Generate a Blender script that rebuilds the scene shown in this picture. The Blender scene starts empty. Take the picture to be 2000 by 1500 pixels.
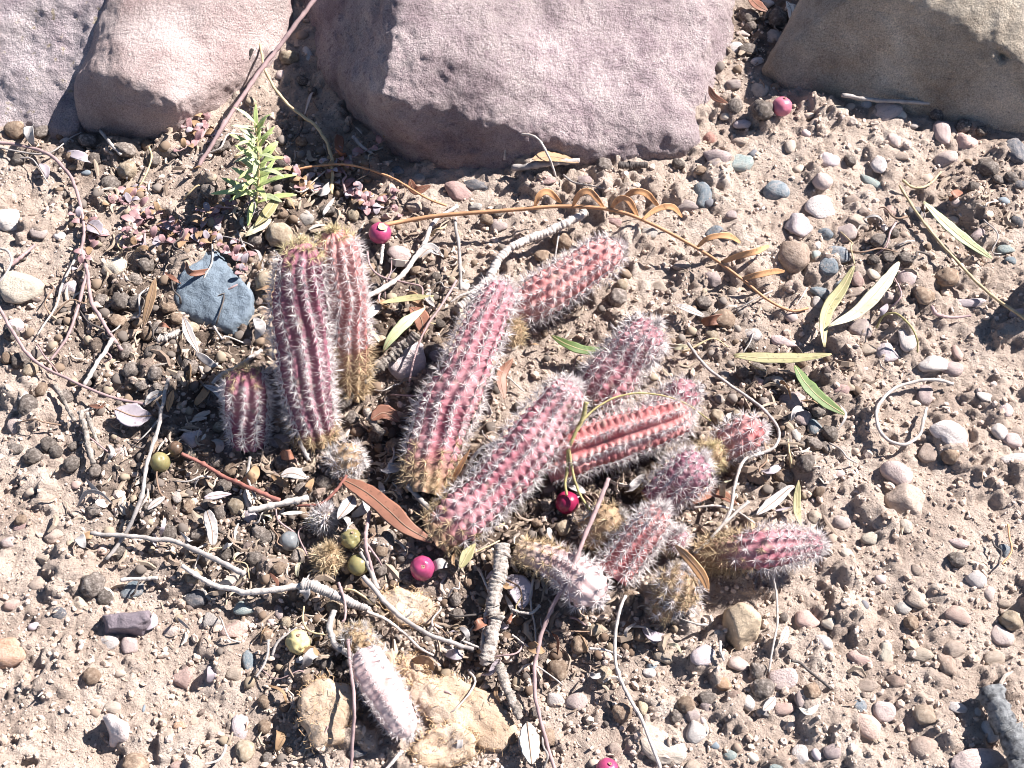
import bpy, bmesh, math, random
import numpy as np
from mathutils import Vector, Matrix, noise as mnoise
random.seed(11)
rng = np.random.RandomState(11)
C = bpy.context.scene.collection
SC = bpy.context.scene

# ------------------------------------------------------------------ camera, light, exposure
PITCH = math.radians(58)
HALF = math.tan(math.radians(22.5))
DIST = 0.507
DIR = np.array([0, math.cos(PITCH), -math.sin(PITCH)])
UPV = np.array([0, math.sin(PITCH), math.cos(PITCH)])
RIGHT = np.array([1.0, 0, 0])
CAM = -DIST * DIR
cd = bpy.data.cameras.new('camera')
cam = bpy.data.objects.new('camera', cd)
C.objects.link(cam)
cam.location = CAM
cam.rotation_euler = (math.pi / 2 - PITCH, 0, 0)
cd.sensor_width = 36
cd.lens = 18 / HALF
cd.clip_start = 0.01
cd.clip_end = 100
SC.camera = cam

SUN_EL = math.radians(42)
SUN_AZ = math.radians(27)          # light comes from +x turned this far towards +y
w = bpy.data.worlds.new("World")
SC.world = w
w.use_nodes = True
nt = w.node_tree
bg = nt.nodes['Background']
sky = nt.nodes.new('ShaderNodeTexSky')
sky.sky_type = 'NISHITA'
sky.sun_disc = False
sky.sun_elevation = SUN_EL
sky.sun_rotation = math.pi / 2 - SUN_AZ
sky.altitude = 2200
sky.air_density = 1.0
sky.dust_density = 0.6
nt.links.new(sky.outputs[0], bg.inputs[0])
bg.inputs[1].default_value = 0.05
sl = bpy.data.lights.new('sun', 'SUN')
sun = bpy.data.objects.new('sun', sl)
C.objects.link(sun)
sl.energy = 5.0
sl.angle = math.radians(0.5)
sl.color = (1.0, 0.95, 0.9)
sd = Vector((math.cos(SUN_AZ) * math.cos(SUN_EL), math.sin(SUN_AZ) * math.cos(SUN_EL), math.sin(SUN_EL)))
sun.rotation_euler = sd.to_track_quat('Z', 'Y').to_euler()
SC.view_settings.view_transform = 'Standard'
SC.view_settings.look = 'None'
SC.view_settings.exposure = 1.42
SC.view_settings.gamma = 1
SC.view_settings.use_curve_mapping = False
SC.render.engine = 'CYCLES'
SC.cycles.filter_width = 1.0
SC.cycles.max_bounces = 5
SC.cycles.diffuse_bounces = 2

# ------------------------------------------------------------------ helpers: noise, geometry
def _hash(ix, iy, iz, seed):
    h = (ix.astype(np.uint32) * np.uint32(374761393) + iy.astype(np.uint32) * np.uint32(668265263)
         + iz.astype(np.uint32) * np.uint32(2246822519) + np.uint32(seed * 3266489917 & 0xffffffff))
    h = (h ^ (h >> np.uint32(13))) * np.uint32(1274126177)
    h = (h ^ (h >> np.uint32(16))) * np.uint32(2654435761)
    return ((h >> np.uint32(8)) & np.uint32(0xffff)).astype(np.float64) / 32767.5 - 1.0

def vn(p, seed=0):
    """value noise, -1..1, points (n,3)"""
    f = np.floor(p)
    t = p - f
    t = t * t * t * (t * (t * 6 - 15) + 10)
    i = f.astype(np.int64)
    r = 0
    for dx in (0, 1):
        wx = t[:, 0] if dx else 1 - t[:, 0]
        for dy in (0, 1):
            wy = t[:, 1] if dy else 1 - t[:, 1]
            for dz in (0, 1):
                wz = t[:, 2] if dz else 1 - t[:, 2]
                r = r + wx * wy * wz * _hash(i[:, 0] + dx, i[:, 1] + dy, i[:, 2] + dz, seed)
    return r

_RM = np.array(Matrix.Rotation(.7, 3, 'X') @ Matrix.Rotation(.9, 3, 'Y') @ Matrix.Rotation(.6, 3, 'Z'))
def fbm(p, octs=4, seed=0, gain=0.5):
    a, s, r = 1.0, 0.0, 0
    q = np.array(p, float) @ _RM + 37.7
    for o in range(octs):
        r = r + a * vn(q, seed + o * 17)
        s += a
        a *= gain
        q = (q @ _RM) * 2.03 + 5.1
    return r / s

def ray(px, py):
    d = DIR + RIGHT * ((px - 1000) / 1000 * HALF) + UPV * ((750 - py) / 1000 * HALF)
    return d

def P(px, py, z=0.0):
    d = ray(px, py)
    t = (z - CAM[2]) / d[2]
    return CAM + d * t

def proj(p):
    v = np.asarray(p, float) - CAM
    dep = v @ DIR
    return 1000 + v @ RIGHT / dep / HALF * 1000, 750 - v @ UPV / dep / HALF * 1000

def mpp(p):
    """metres per photograph pixel at a point"""
    return float((np.asarray(p) - CAM) @ DIR) * HALF / 1000

def smooth(pts, n):
    """Catmull-Rom through pts (k,m) -> n samples"""
    pts = np.asarray(pts, float)
    k = len(pts)
    if k == 2:
        t = np.linspace(0, 1, n)[:, None]
        return pts[0] * (1 - t) + pts[1] * t
    e = np.vstack([2 * pts[0] - pts[1], pts, 2 * pts[-1] - pts[-2]])
    seg = np.linalg.norm(np.diff(pts[:, :3], axis=0), axis=1)
    cum = np.concatenate([[0], np.cumsum(seg)])
    out = []
    for u in np.linspace(0, cum[-1], n):
        i = min(int(np.searchsorted(cum, u, side='right')) - 1, k - 2)
        t = (u - cum[i]) / max(seg[i], 1e-9)
        a, b, c, d = e[i], e[i + 1], e[i + 2], e[i + 3]
        out.append(0.5 * (2 * b + (c - a) * t + (2 * a - 5 * b + 4 * c - d) * t * t + (3 * b - a - 3 * c + d) * t ** 3))
    return np.array(out)

def mesh(name, v, f, m=None, smooth_=True):
    me = bpy.data.meshes.new(name)
    me.from_pydata([tuple(x) for x in v], [], [tuple(x) for x in f])
    if m:
        me.materials.append(m)
    if smooth_:
        me.polygons.foreach_set('use_smooth', [True] * len(me.polygons))
    me.update()
    return me

def fast_mesh(name, v, f, m=None, smooth_=True):
    """numpy arrays, all faces with the same corner count"""
    me = bpy.data.meshes.new(name)
    v = np.ascontiguousarray(v, np.float32)
    f = np.ascontiguousarray(f, np.int32)
    n, k = f.shape
    me.vertices.add(len(v))
    me.vertices.foreach_set('co', v.ravel())
    me.loops.add(n * k)
    me.loops.foreach_set('vertex_index', f.ravel())
    me.polygons.add(n)
    me.polygons.foreach_set('loop_start', np.arange(0, n * k, k, dtype=np.int32))
    me.polygons.foreach_set('use_smooth', np.full(n, smooth_))
    me.update(calc_edges=True)
    if m:
        me.materials.append(m)
    return me

def attr(me, name, vals):
    a = me.attributes.new(name, 'FLOAT', 'POINT')
    a.data.foreach_set('value', np.ascontiguousarray(vals, np.float32))

def obj(name, me, parent=None, loc=None):
    o = bpy.data.objects.new(name, me)
    C.objects.link(o)
    if parent:
        o.parent = parent
    if loc is not None:
        o.location = tuple(loc)
    return o

def tag(o, label, cat, group=None, kind=None):
    if label:
        o['label'] = label
    if cat:
        o['category'] = cat
    if group:
        o['group'] = group
    if kind:
        o['kind'] = kind
    return o

def thing(name, label, cat, loc, group=None):
    return tag(obj(name, None, loc=loc), label, cat, group)

def sweep(pts, a, b, ups=None, n=8, rough=0.0, seed=0, fold=0.0):
    """tube with half width a and half thickness b along pts; closed ends"""
    pts = np.asarray(pts, float)
    N = len(pts)
    a = np.broadcast_to(a, (N,))
    b = np.broadcast_to(b, (N,))
    T = np.gradient(pts, axis=0)
    T /= np.linalg.norm(T, axis=1)[:, None] + 1e-12
    U = np.array([0, 0, 1.0]) if ups is None else np.asarray(ups, float)
    U = np.broadcast_to(U, (N, 3))
    S = np.cross(T, U)
    bad = np.linalg.norm(S, axis=1) < 1e-4
    S[bad] = np.array([1.0, 0, 0])
    S /= np.linalg.norm(S, axis=1)[:, None]
    W = np.cross(S, T)
    V, F = [], []
    for k in range(n):
        th = 2 * math.pi * k / n
        c, s = math.cos(th), math.sin(th)
        V.append(pts + S * (a * c)[:, None] + W * (b * s + fold * a * abs(c))[:, None])
    V = np.stack(V, 1).reshape(-1, 3)
    if rough:
        ce = np.repeat(pts, n, 0)
        d = V - ce
        sc = 1 + rough * fbm(V * (1.2 / max(float(np.mean(a)), 1e-5)), 3, seed)
        V = ce + d * sc[:, None]
    for i in range(N - 1):
        for k in range(n):
            k2 = (k + 1) % n
            F.append((i * n + k, i * n + k2, (i + 1) * n + k2, (i + 1) * n + k))
    b0 = len(V)
    V = np.vstack([V, pts[0] - T[0] * a[0] * 0.2, pts[-1] + T[-1] * a[-1] * 0.2])
    for k in range(n):
        F.append((b0, (k + 1) % n, k))
        F.append((b0 + 1, (N - 1) * n + k, (N - 1) * n + (k + 1) % n))
    return V, F

def ico(sub):
    bm = bmesh.new()
    bmesh.ops.create_icosphere(bm, subdivisions=sub, radius=1)
    v = np.array([x.co[:] for x in bm.verts])
    f = np.array([[y.index for y in x.verts] for x in bm.faces])
    bm.free()
    return v, f
ICO = {k: ico(k) for k in (1, 2, 3, 4, 5)}

# ------------------------------------------------------------------ materials
def mat(name, stops, scale=5, rough=0.85, bump=0.3, bscale=None, bdist=0.0004, var=0.25, spec=0.3, detail=8,
        speck=None, mix_attr=None, sss=0.0, hue=0.0, stretch=None, dist=0.0, grain=False):
    m = bpy.data.materials.new(name)
    m.use_nodes = True
    t = m.node_tree
    N, L = t.nodes, t.links
    b = N['Principled BSDF']
    b.inputs['Roughness'].default_value = rough
    b.inputs['Specular IOR Level'].default_value = spec
    tc = N.new('ShaderNodeTexCoord')
    vec = tc.outputs['Object']
    if stretch:
        mp = N.new('ShaderNodeMapping')
        mp.inputs['Scale'].default_value = stretch
        L.new(vec, mp.inputs['Vector'])
        vec = mp.outputs[0]
    oi = N.new('ShaderNodeObjectInfo')
    no = N.new('ShaderNodeTexNoise')
    no.noise_dimensions = '4D'
    no.inputs['Scale'].default_value = scale
    no.inputs['Detail'].default_value = detail
    no.inputs['Roughness'].default_value = 0.62
    no.inputs['Distortion'].default_value = dist
    wm = N.new('ShaderNodeMath'); wm.operation = 'MULTIPLY'; wm.inputs[1].default_value = 50
    L.new(oi.outputs['Random'], wm.inputs[0])
    L.new(wm.outputs[0], no.inputs['W'])
    L.new(vec, no.inputs['Vector'])
    cr = N.new('ShaderNodeValToRGB')
    el = cr.color_ramp.elements
    while len(el) < len(stops):
        el.new(0.5)
    for e, (p, c) in zip(el, stops):
        e.position = p
        e.color = (*c, 1)
    L.new(no.outputs['Fac'], cr.inputs[0])
    col = cr.outputs[0]
    if speck:
        # (scale, threshold, colour, strength): small flecks
        n2 = N.new('ShaderNodeTexNoise')
        n2.inputs['Scale'].default_value = speck[0]
        n2.inputs['Detail'].default_value = 3
        L.new(vec, n2.inputs['Vector'])
        r2 = N.new('ShaderNodeMapRange')
        r2.inputs[1].default_value = speck[1]
        r2.inputs[2].default_value = speck[1] + 0.08
        r2.inputs[4].default_value = speck[3]
        L.new(n2.outputs['Fac'], r2.inputs[0])
        mx = N.new('ShaderNodeMix'); mx.data_type = 'RGBA'
        L.new(r2.outputs[0], mx.inputs[0])
        L.new(col, mx.inputs[6])
        mx.inputs[7].default_value = (*speck[2], 1)
        col = mx.outputs[2]
    if grain:
        # mineral grain and larger stains
        for gs, lo, hi in ((1500, .76, 1.22), (26, .78, 1.14), (9, .86, 1.1)):
            n5 = N.new('ShaderNodeTexNoise'); n5.inputs['Scale'].default_value = gs; n5.inputs['Detail'].default_value = 5
            L.new(vec, n5.inputs['Vector'])
            r5 = N.new('ShaderNodeMapRange'); r5.inputs[1].default_value = .34; r5.inputs[2].default_value = .66
            r5.inputs[3].default_value = lo; r5.inputs[4].default_value = hi
            L.new(n5.outputs['Fac'], r5.inputs[0])
            v5 = N.new('ShaderNodeVectorMath'); v5.operation = 'SCALE'
            L.new(col, v5.inputs[0]); L.new(r5.outputs[0], v5.inputs['Scale'])
            col = v5.outputs[0]
    if mix_attr:
        # list of (attribute, colour, noise_scale)
        for an, ac, asc in mix_attr:
            at = N.new('ShaderNodeAttribute'); at.attribute_name = an
            n3 = N.new('ShaderNodeTexNoise')
            n3.inputs['Scale'].default_value = asc
            n3.inputs['Detail'].default_value = 6
            L.new(tc.outputs['Object'], n3.inputs['Vector'])
            ad = N.new('ShaderNodeMath'); ad.operation = 'MULTIPLY_ADD'
            L.new(n3.outputs['Fac'], ad.inputs[0]); ad.inputs[1].default_value = 1.2; ad.inputs[2].default_value = -0.6
            a2 = N.new('ShaderNodeMath'); a2.operation = 'ADD'; a2.use_clamp = True
            L.new(at.outputs['Fac'], a2.inputs[0]); L.new(ad.outputs[0], a2.inputs[1])
            a3 = N.new('ShaderNodeMath'); a3.operation = 'MULTIPLY'; a3.use_clamp = True
            L.new(a2.outputs[0], a3.inputs[0]); L.new(at.outputs['Fac'], a3.inputs[1])
            mx = N.new('ShaderNodeMix'); mx.data_type = 'RGBA'
            L.new(a3.outputs[0], mx.inputs[0])
            L.new(col, mx.inputs[6])
            mx.inputs[7].default_value = (*ac, 1)
            col = mx.outputs[2]
    if var or hue:
        hs = N.new('ShaderNodeHueSaturation')
        mr = N.new('ShaderNodeMapRange')
        mr.inputs[3].default_value = 1 - var; mr.inputs[4].default_value = 1 + var
        L.new(oi.outputs['Random'], mr.inputs[0])
        L.new(mr.outputs[0], hs.inputs['Value'])
        if hue:
            m2 = N.new('ShaderNodeMath'); m2.operation = 'MULTIPLY'; m2.inputs[1].default_value = 7.31
            m3 = N.new('ShaderNodeMath'); m3.operation = 'FRACT'
            L.new(oi.outputs['Random'], m2.inputs[0]); L.new(m2.outputs[0], m3.inputs[0])
            m4 = N.new('ShaderNodeMapRange')
            m4.inputs[3].default_value = 0.5 - hue; m4.inputs[4].default_value = 0.5 + hue
            L.new(m3.outputs[0], m4.inputs[0]); L.new(m4.outputs[0], hs.inputs['Hue'])
        L.new(col, hs.inputs['Color'])
        col = hs.outputs[0]
    L.new(col, b.inputs['Base Color'])
    if bump:
        nb = N.new('ShaderNodeTexNoise')
        nb.inputs['Scale'].default_value = bscale or scale * 4
        nb.inputs['Detail'].default_value = 6
        nb.inputs['Roughness'].default_value = 0.7
        L.new(vec, nb.inputs['Vector'])
        bp = N.new('ShaderNodeBump')
        bp.inputs['Strength'].default_value = bump
        bp.inputs['Distance'].default_value = bdist
        L.new(nb.outputs['Fac'], bp.inputs['Height'])
        L.new(bp.outputs[0], b.inputs['Normal'])
    if sss:
        b.inputs['Subsurface Weight'].default_value = sss
        b.inputs['Subsurface Radius'].default_value = (1, 0.3, 0.25)
        b.inputs['Subsurface Scale'].default_value = 0.002
    return m

def two(c, k=0.72, hi=1.18):
    return [(0.32, tuple(x * k for x in c)), (0.68, tuple(min(x * hi, 0.92) for x in c))]

# stones: colour families (albedo)
STONE = {
    'tan': (0.411, 0.329, 0.273), 'cream': (0.547, 0.479, 0.402), 'white': (0.656, 0.602, 0.579), 'pink': (0.529, 0.420, 0.404),
    'rose': (0.405, 0.269, 0.253), 'salmon': (0.511, 0.361, 0.318), 'mauve': (0.350, 0.282, 0.279), 'lilac': (0.472, 0.411, 0.436),
    'purple': (0.267, 0.206, 0.224), 'blue': (0.15, 0.195, 0.235), 'slate': (0.11, 0.12, 0.145), 'grey': (0.372, 0.345, 0.329),
    'teal': (0.287, 0.355, 0.353), 'dark': (0.178, 0.154, 0.145), 'brick': (0.346, 0.169, 0.133), 'orange': (0.460, 0.290, 0.186),
    'brown': (0.285, 0.211, 0.168), 'yellow': (0.513, 0.418, 0.286),
}
SM = {k: mat('stone_' + k, [(0.3, tuple(x * .72 for x in c)), (0.5, tuple(x * .85 + y * .15 for x, y in zip(c, (.48, .39, .33)))), (0.66, tuple(x * .45 + y * .55 for x, y in zip(c, (.50, .41, .35))))], 2.6, 0.88, 0.9, 7, 0.0009, 0.13, 0.2,
             speck=(9, 0.60, tuple(x * 0.62 for x in c), 0.7), hue=0.012) for k, c in STONE.items()}
WORD = {'tan': 'tan', 'cream': 'cream', 'white': 'whitish', 'pink': 'pale pink', 'rose': 'rosy brown', 'salmon': 'salmon pink',
        'mauve': 'mauve', 'lilac': 'lilac grey', 'purple': 'purple', 'blue': 'blue grey', 'slate': 'slate dark', 'grey': 'grey',
        'teal': 'teal', 'dark': 'blackish', 'brick': 'brick red', 'orange': 'orange', 'brown': 'brown', 'yellow': 'yellowish'}
M_clod = [mat('dry_clod_grey', [(0.3, (0.10, 0.08, 0.07)), (0.5, (0.21, 0.175, 0.155)), (0.68, (0.46, 0.40, 0.36))], 3.4, 0.95, 1.0, 7, 0.0014, 0.3, 0.2),
          mat('dry_clod_brown', [(0.3, (0.14, 0.09, 0.065)), (0.55, (0.27, 0.2, 0.15)), (0.72, (0.45, 0.36, 0.28))], 3.0, 0.95, 0.9, 8, 0.0008, 0.25, 0.2),
          mat('dry_clod_straw', [(0.3, (0.22, 0.165, 0.115)), (0.55, (0.38, 0.31, 0.235)), (0.72, (0.52, 0.45, 0.37))], 3.0, 0.95, 0.9, 8, 0.0008, 0.2, 0.2)]
M_ground = mat('dry_soil', [(0.28, (0.34, 0.26, 0.215)), (0.5, (0.48, 0.385, 0.325)), (0.72, (0.60, 0.51, 0.45))], 42, 0.95, 1.0, 750, 0.0022, 0, 0.15,
               detail=12, speck=(1300, 0.58, (0.20, 0.145, 0.125), 0.65), mix_attr=[('litter', (0.135, 0.10, 0.08), 160)])
M_grit = mat('soil_grit', [(0.3, (0.34, 0.25, 0.195)), (0.5, (0.49, 0.38, 0.31)), (0.7, (0.62, 0.52, 0.46))], 60, 0.95, 0.4, 1500, 0.0004, 0, 0.2,
             mix_attr=[('shade', (0.13, 0.10, 0.09), 100), ('pale', (0.58, 0.49, 0.45), 100)])
TW = {
    'grey': mat('twig_grey', two((0.36, 0.325, 0.31), .6, 1.25), 260, 0.85, 0.6, 1400, 0.0004, 0.15, 0.25),
    'pale': mat('twig_pale', two((0.52, 0.465, 0.43), .6, 1.2), 260, 0.85, 0.6, 1400, 0.0004, 0.12, 0.25),
    'brown': mat('twig_brown', two((0.27, 0.18, 0.13)), 260, 0.8, 0.6, 1400, 0.0004, 0.15, 0.3),
    'red': mat('twig_red', two((0.26, 0.105, 0.085)), 260, 0.7, 0.4, 1400, 0.0003, 0.12, 0.35),
    'mauve': mat('twig_mauve', two((0.36, 0.25, 0.25)), 260, 0.75, 0.4, 1400, 0.0003, 0.12, 0.35),
    'straw': mat('twig_straw', two((0.55, 0.43, 0.26)), 260, 0.7, 0.3, 1400, 0.0003, 0.1, 0.35),
    'olive': mat('twig_olive', two((0.34, 0.29, 0.13)), 260, 0.7, 0.3, 1400, 0.0003, 0.1, 0.35),
    'orange': mat('twig_orange', two((0.52, 0.28, 0.15)), 260, 0.65, 0.3, 1400, 0.0003, 0.1, 0.4),
    'dark': mat('twig_dark', two((0.10, 0.085, 0.08)), 260, 0.8, 0.5, 1400, 0.0004, 0.15, 0.3),
    'bark': mat('twig_bark', [(0.36, (0.10, 0.085, 0.075)), (0.48, (0.30, 0.26, 0.23)), (0.7, (0.52, 0.47, 0.43))], 420, 0.9, 1.0, 900, 0.0012, 0.1, 0.2),
    'bluebark': mat('twig_blue_bark', [(0.36, (0.07, 0.07, 0.075)), (0.5, (0.19, 0.195, 0.205)), (0.7, (0.34, 0.345, 0.35))], 420, 0.9, 1.0, 900, 0.0012, 0.1, 0.2),
    'palebark': mat('twig_pale_bark', [(0.36, (0.16, 0.125, 0.11)), (0.46, (0.40, 0.35, 0.315)), (0.7, (0.56, 0.505, 0.465))], 600, 0.9, 1.0, 900, 0.0012, 0.1, 0.2),
}
LF = {}
def leafmat(name, c, rough=0.5, **k):
    LF[name] = mat('leaf_' + name, two(c, 0.78, 1.15), 130, rough, 0.35, 700, 0.0003, 0.12, 0.4,
                   speck=(620, 0.61, tuple(x * 0.45 for x in c), 0.8), **k)
leafmat('green', (0.13, 0.19, 0.06)); leafmat('palegreen', (0.42, 0.47, 0.27)); leafmat('olive', (0.34, 0.31, 0.16))
leafmat('pale', (0.52, 0.48, 0.34)); leafmat('rust', (0.23, 0.105, 0.07)); leafmat('orange', (0.55, 0.30, 0.15))
leafmat('grey', (0.40, 0.37, 0.36), 0.8); leafmat('brown', (0.30, 0.19, 0.11), 0.7); leafmat('white', (0.66, 0.61, 0.54), 0.8)
leafmat('fresh', (0.42, 0.50, 0.20)); leafmat('wine', (0.34, 0.20, 0.205)); leafmat('lilac', (0.36, 0.31, 0.34), 0.8)

def cact(name, c1, c2, base=(0.33, 0.22, 0.13)):
    return mat('cactus_' + name, [(0.34, c1), (0.64, c2)], 75, 0.62, 0.5, 900, 0.0004, 0.06, 0.35,
               mix_attr=[('old', base, 150)], sss=0.08, speck=(170, 0.60, (0.34, 0.25, 0.21), 0.75))
CM = {'rose': cact('rose', (0.31, 0.085, 0.12), (0.47, 0.25, 0.27)),
      'magenta': cact('magenta', (0.23, 0.06, 0.105), (0.37, 0.17, 0.21)),
      'coral': cact('coral', (0.43, 0.11, 0.115), (0.56, 0.30, 0.28)),
      'pale': cact('pale', (0.42, 0.25, 0.25), (0.60, 0.48, 0.465), (0.45, 0.34, 0.26)),
      'corky': cact('corky', (0.25, 0.15, 0.09), (0.42, 0.30, 0.19))}
SPM = {'white': mat('spine_white', two((0.66, 0.60, 0.59), 0.88, 1.1), 2, 0.6, 0, var=0.1),
       'tan': mat('spine_tan', two((0.50, 0.38, 0.24), 0.85, 1.1), 2, 0.6, 0, var=0.2),
       'yellow': mat('spine_yellow', two((0.58, 0.48, 0.29), 0.9, 1.08), 2, 0.6, 0, var=0.15),
       'grey': mat('spine_grey', two((0.50, 0.46, 0.44), 0.9, 1.08), 2, 0.6, 0, var=0.15)}

# ------------------------------------------------------------------ ground
LITTER = [(250, 620, 170, 1), (430, 720, 210, 1), (330, 930, 190, .9), (540, 960, 180, 1), (760, 620, 210, .9), (800, 900, 220, 1), (1000, 1040, 230, 1),
          (1250, 930, 240, 1), (650, 1200, 190, .9), (930, 1240, 190, .9), (1500, 800, 160, .9), (560, 400, 190, .9), (200, 290, 150, .7),
          (1510, 60, 130, .9), (1730, 500, 100, .6), (1180, 1180, 190, .7), (1380, 640, 120, .5), (1930, 380, 90, .6), (560, 1400, 120, .5), (1100, 640, 160, .5), (430, 1080, 150, .8)]
def litter(px, py):
    m = np.zeros_like(px, dtype=float)
    for x, y, r, k in LITTER:
        m = np.maximum(m, k * np.exp(-(((px - x) ** 2 + (py - y) ** 2) / r ** 2) ** 1.3))
    return m
GX0, GX1, GY0, GY1, GS = -0.305, 0.305, -0.185, 0.262, 0.00086
gx = np.arange(GX0, GX1 + 1e-9, GS)
gy = np.arange(GY0, GY1 + 1e-9, GS)
X, Y = np.meshgrid(gx, gy)
pp = np.stack([X.ravel(), Y.ravel(), np.zeros(X.size)], 1)
def base_h(pp):
    h = 0.0040 * fbm(pp / 0.075, 2, 3) + 0.0020 * fbm(pp / 0.020, 2, 5)
    return h
H = base_h(pp)
rid = 1 - np.abs(fbm(pp / 0.011, 3, 8))
H = H + 0.0016 * fbm(pp / 0.0075, 3, 9) * 1.0 + 0.0008 * (rid - 0.7) + 0.0006 * vn(pp / 0.0026, 21) + 0.00035 * vn(pp / 0.0014 + 9, 23)
def cells(pp, s, seed):
    """crumbs: rounded bumps, one per jittered cell"""
    q_ = pp[:, :2] / s
    q_ = q_ + 0.35 * np.stack([vn(np.column_stack([q_ * .9, q_[:, :1] * 0]), seed + 1), vn(np.column_stack([q_ * .9, q_[:, :1] * 0 + 7]), seed + 2)], 1)
    fl = np.floor(q_).astype(np.int64)
    best = np.full(len(q_), 9.0)
    z0 = np.zeros(len(q_), np.int64)
    for dx in (-1, 0, 1):
        for dy in (-1, 0, 1):
            cx, cy = fl[:, 0] + dx, fl[:, 1] + dy
            jx = cx + .5 + .42 * _hash(cx, cy, z0, seed)
            jy = cy + .5 + .42 * _hash(cx, cy, z0 + 1, seed)
            sz = 0.8 + .5 * np.abs(_hash(cx, cy, z0 + 2, seed))
            best = np.minimum(best, ((q_[:, 0] - jx) ** 2 + (q_[:, 1] - jy) ** 2) * sz * 2.2)
    return np.sqrt(np.clip(1 - best, 0, 1))
patch = np.clip(fbm(pp / 0.03, 2, 61) * 1.8 + .42, 0.0, 1)
H = H + 0.0011 * cells(pp, 0.0068, 51) * patch ** 2 + 0.0007 * cells(pp, 0.0034, 55) * patch
H = H.reshape(X.shape)
# half buried crumbs of soil
for k in range(1250):
    r = 0.0018 + 0.0085 * rng.rand() ** 2.6
    cx, cy = rng.uniform(GX0, GX1), rng.uniform(GY0, GY1)
    i0, i1 = int((cy - r * 1.4 - GY0) / GS), int((cy + r * 1.4 - GY0) / GS) + 1
    j0, j1 = int((cx - r * 1.4 - GX0) / GS), int((cx + r * 1.4 - GX0) / GS) + 1
    i0, j0 = max(i0, 0), max(j0, 0)
    sx, sy = X[i0:i1, j0:j1] - cx, Y[i0:i1, j0:j1] - cy
    if sx.size == 0:
        continue
    an = rng.rand() * 6.28
    e = 1 + 0.4 * rng.rand()
    u = (sx * math.cos(an) + sy * math.sin(an)) / e
    v = (-sx * math.sin(an) + sy * math.cos(an)) * e
    th = np.arctan2(v, u)
    rr = r * (1 + 0.16 * np.sin(3 * th + an) + 0.1 * np.sin(5 * th + 2 * an))
    d = np.sqrt(u * u + v * v) / rr
    d = d * (1 + .42 * vn(np.stack([sx.ravel() / (r * .45) + cx * 999, sy.ravel() / (r * .45), sx.ravel() * 0], 1), 4).reshape(d.shape))
    dome = np.sqrt(np.clip(1 - d * d, 0, 1)) * r * (0.35 + 0.5 * rng.rand())
    hc = H[min(max((i0 + i1) // 2, 0), H.shape[0] - 1), min(max((j0 + j1) // 2, 0), H.shape[1] - 1)]
    H[i0:i1, j0:j1] += np.where(d < 1, dome * 0.85, 0)

def hz(x, y):
    fx = min(max((x - GX0) / GS, 0), len(gx) - 1.001)
    fy = min(max((y - GY0) / GS, 0), len(gy) - 1.001)
    i, j = int(fy), int(fx)
    a, b = fy - i, fx - j
    return float(H[i, j] * (1 - a) * (1 - b) + H[i + 1, j] * a * (1 - b) + H[i, j + 1] * (1 - a) * b + H[i + 1, j + 1] * a * b)
def hs(x, y, r=0.004):
    return sum(hz(x + dx, y + dy) for dx, dy in ((0, 0), (r, 0), (-r, 0), (0, r), (0, -r))) / 5
def G(px, py, lift=0.0, r=0.004):
    """the point at height lift over the soil seen at this place of the photograph"""
    z = lift
    for k in range(5):
        p = P(px, py, z)
        z = hs(p[0], p[1], r) + lift
    return P(px, py, z)

# one sheet: dense where the camera looks, stretched to several metres around
def stretch(a, s):
    out = []
    d = s
    x = a
    for k in range(26):
        d *= 1.42
        x += d
        out.append(x)
    return np.array(out)
ex = np.concatenate([-stretch(-GX0, GS)[::-1], gx, stretch(GX1, GS)])
ey = np.concatenate([-stretch(-GY0, GS)[::-1], gy, stretch(GY1, GS)])
XX, YY = np.meshgrid(ex, ey)
ZZ = np.zeros_like(XX)
ZZ[:] = base_h(np.stack([XX.ravel(), YY.ravel(), np.zeros(XX.size)], 1)).reshape(XX.shape)
ZZ[26:26 + len(gy), 26:26 + len(gx)] = H
nv = len(ex)
ids = np.arange(XX.size).reshape(XX.shape)
q = np.stack([ids[:-1, :-1], ids[:-1, 1:], ids[1:, 1:], ids[1:, :-1]], -1).reshape(-1, 4)
gv = np.stack([XX.ravel(), YY.ravel(), ZZ.ravel()], 1)
gm = fast_mesh('ground', gv, q, M_ground)
v_ = gv - CAM
dep = np.maximum(v_ @ DIR, 0.05)
attr(gm, 'litter', litter(1000 + v_ @ RIGHT / dep / HALF * 1000, 750 - v_ @ UPV / dep / HALF * 1000) * 1.05)
ground = obj('ground', gm)
ground['kind'] = 'structure'

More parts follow.
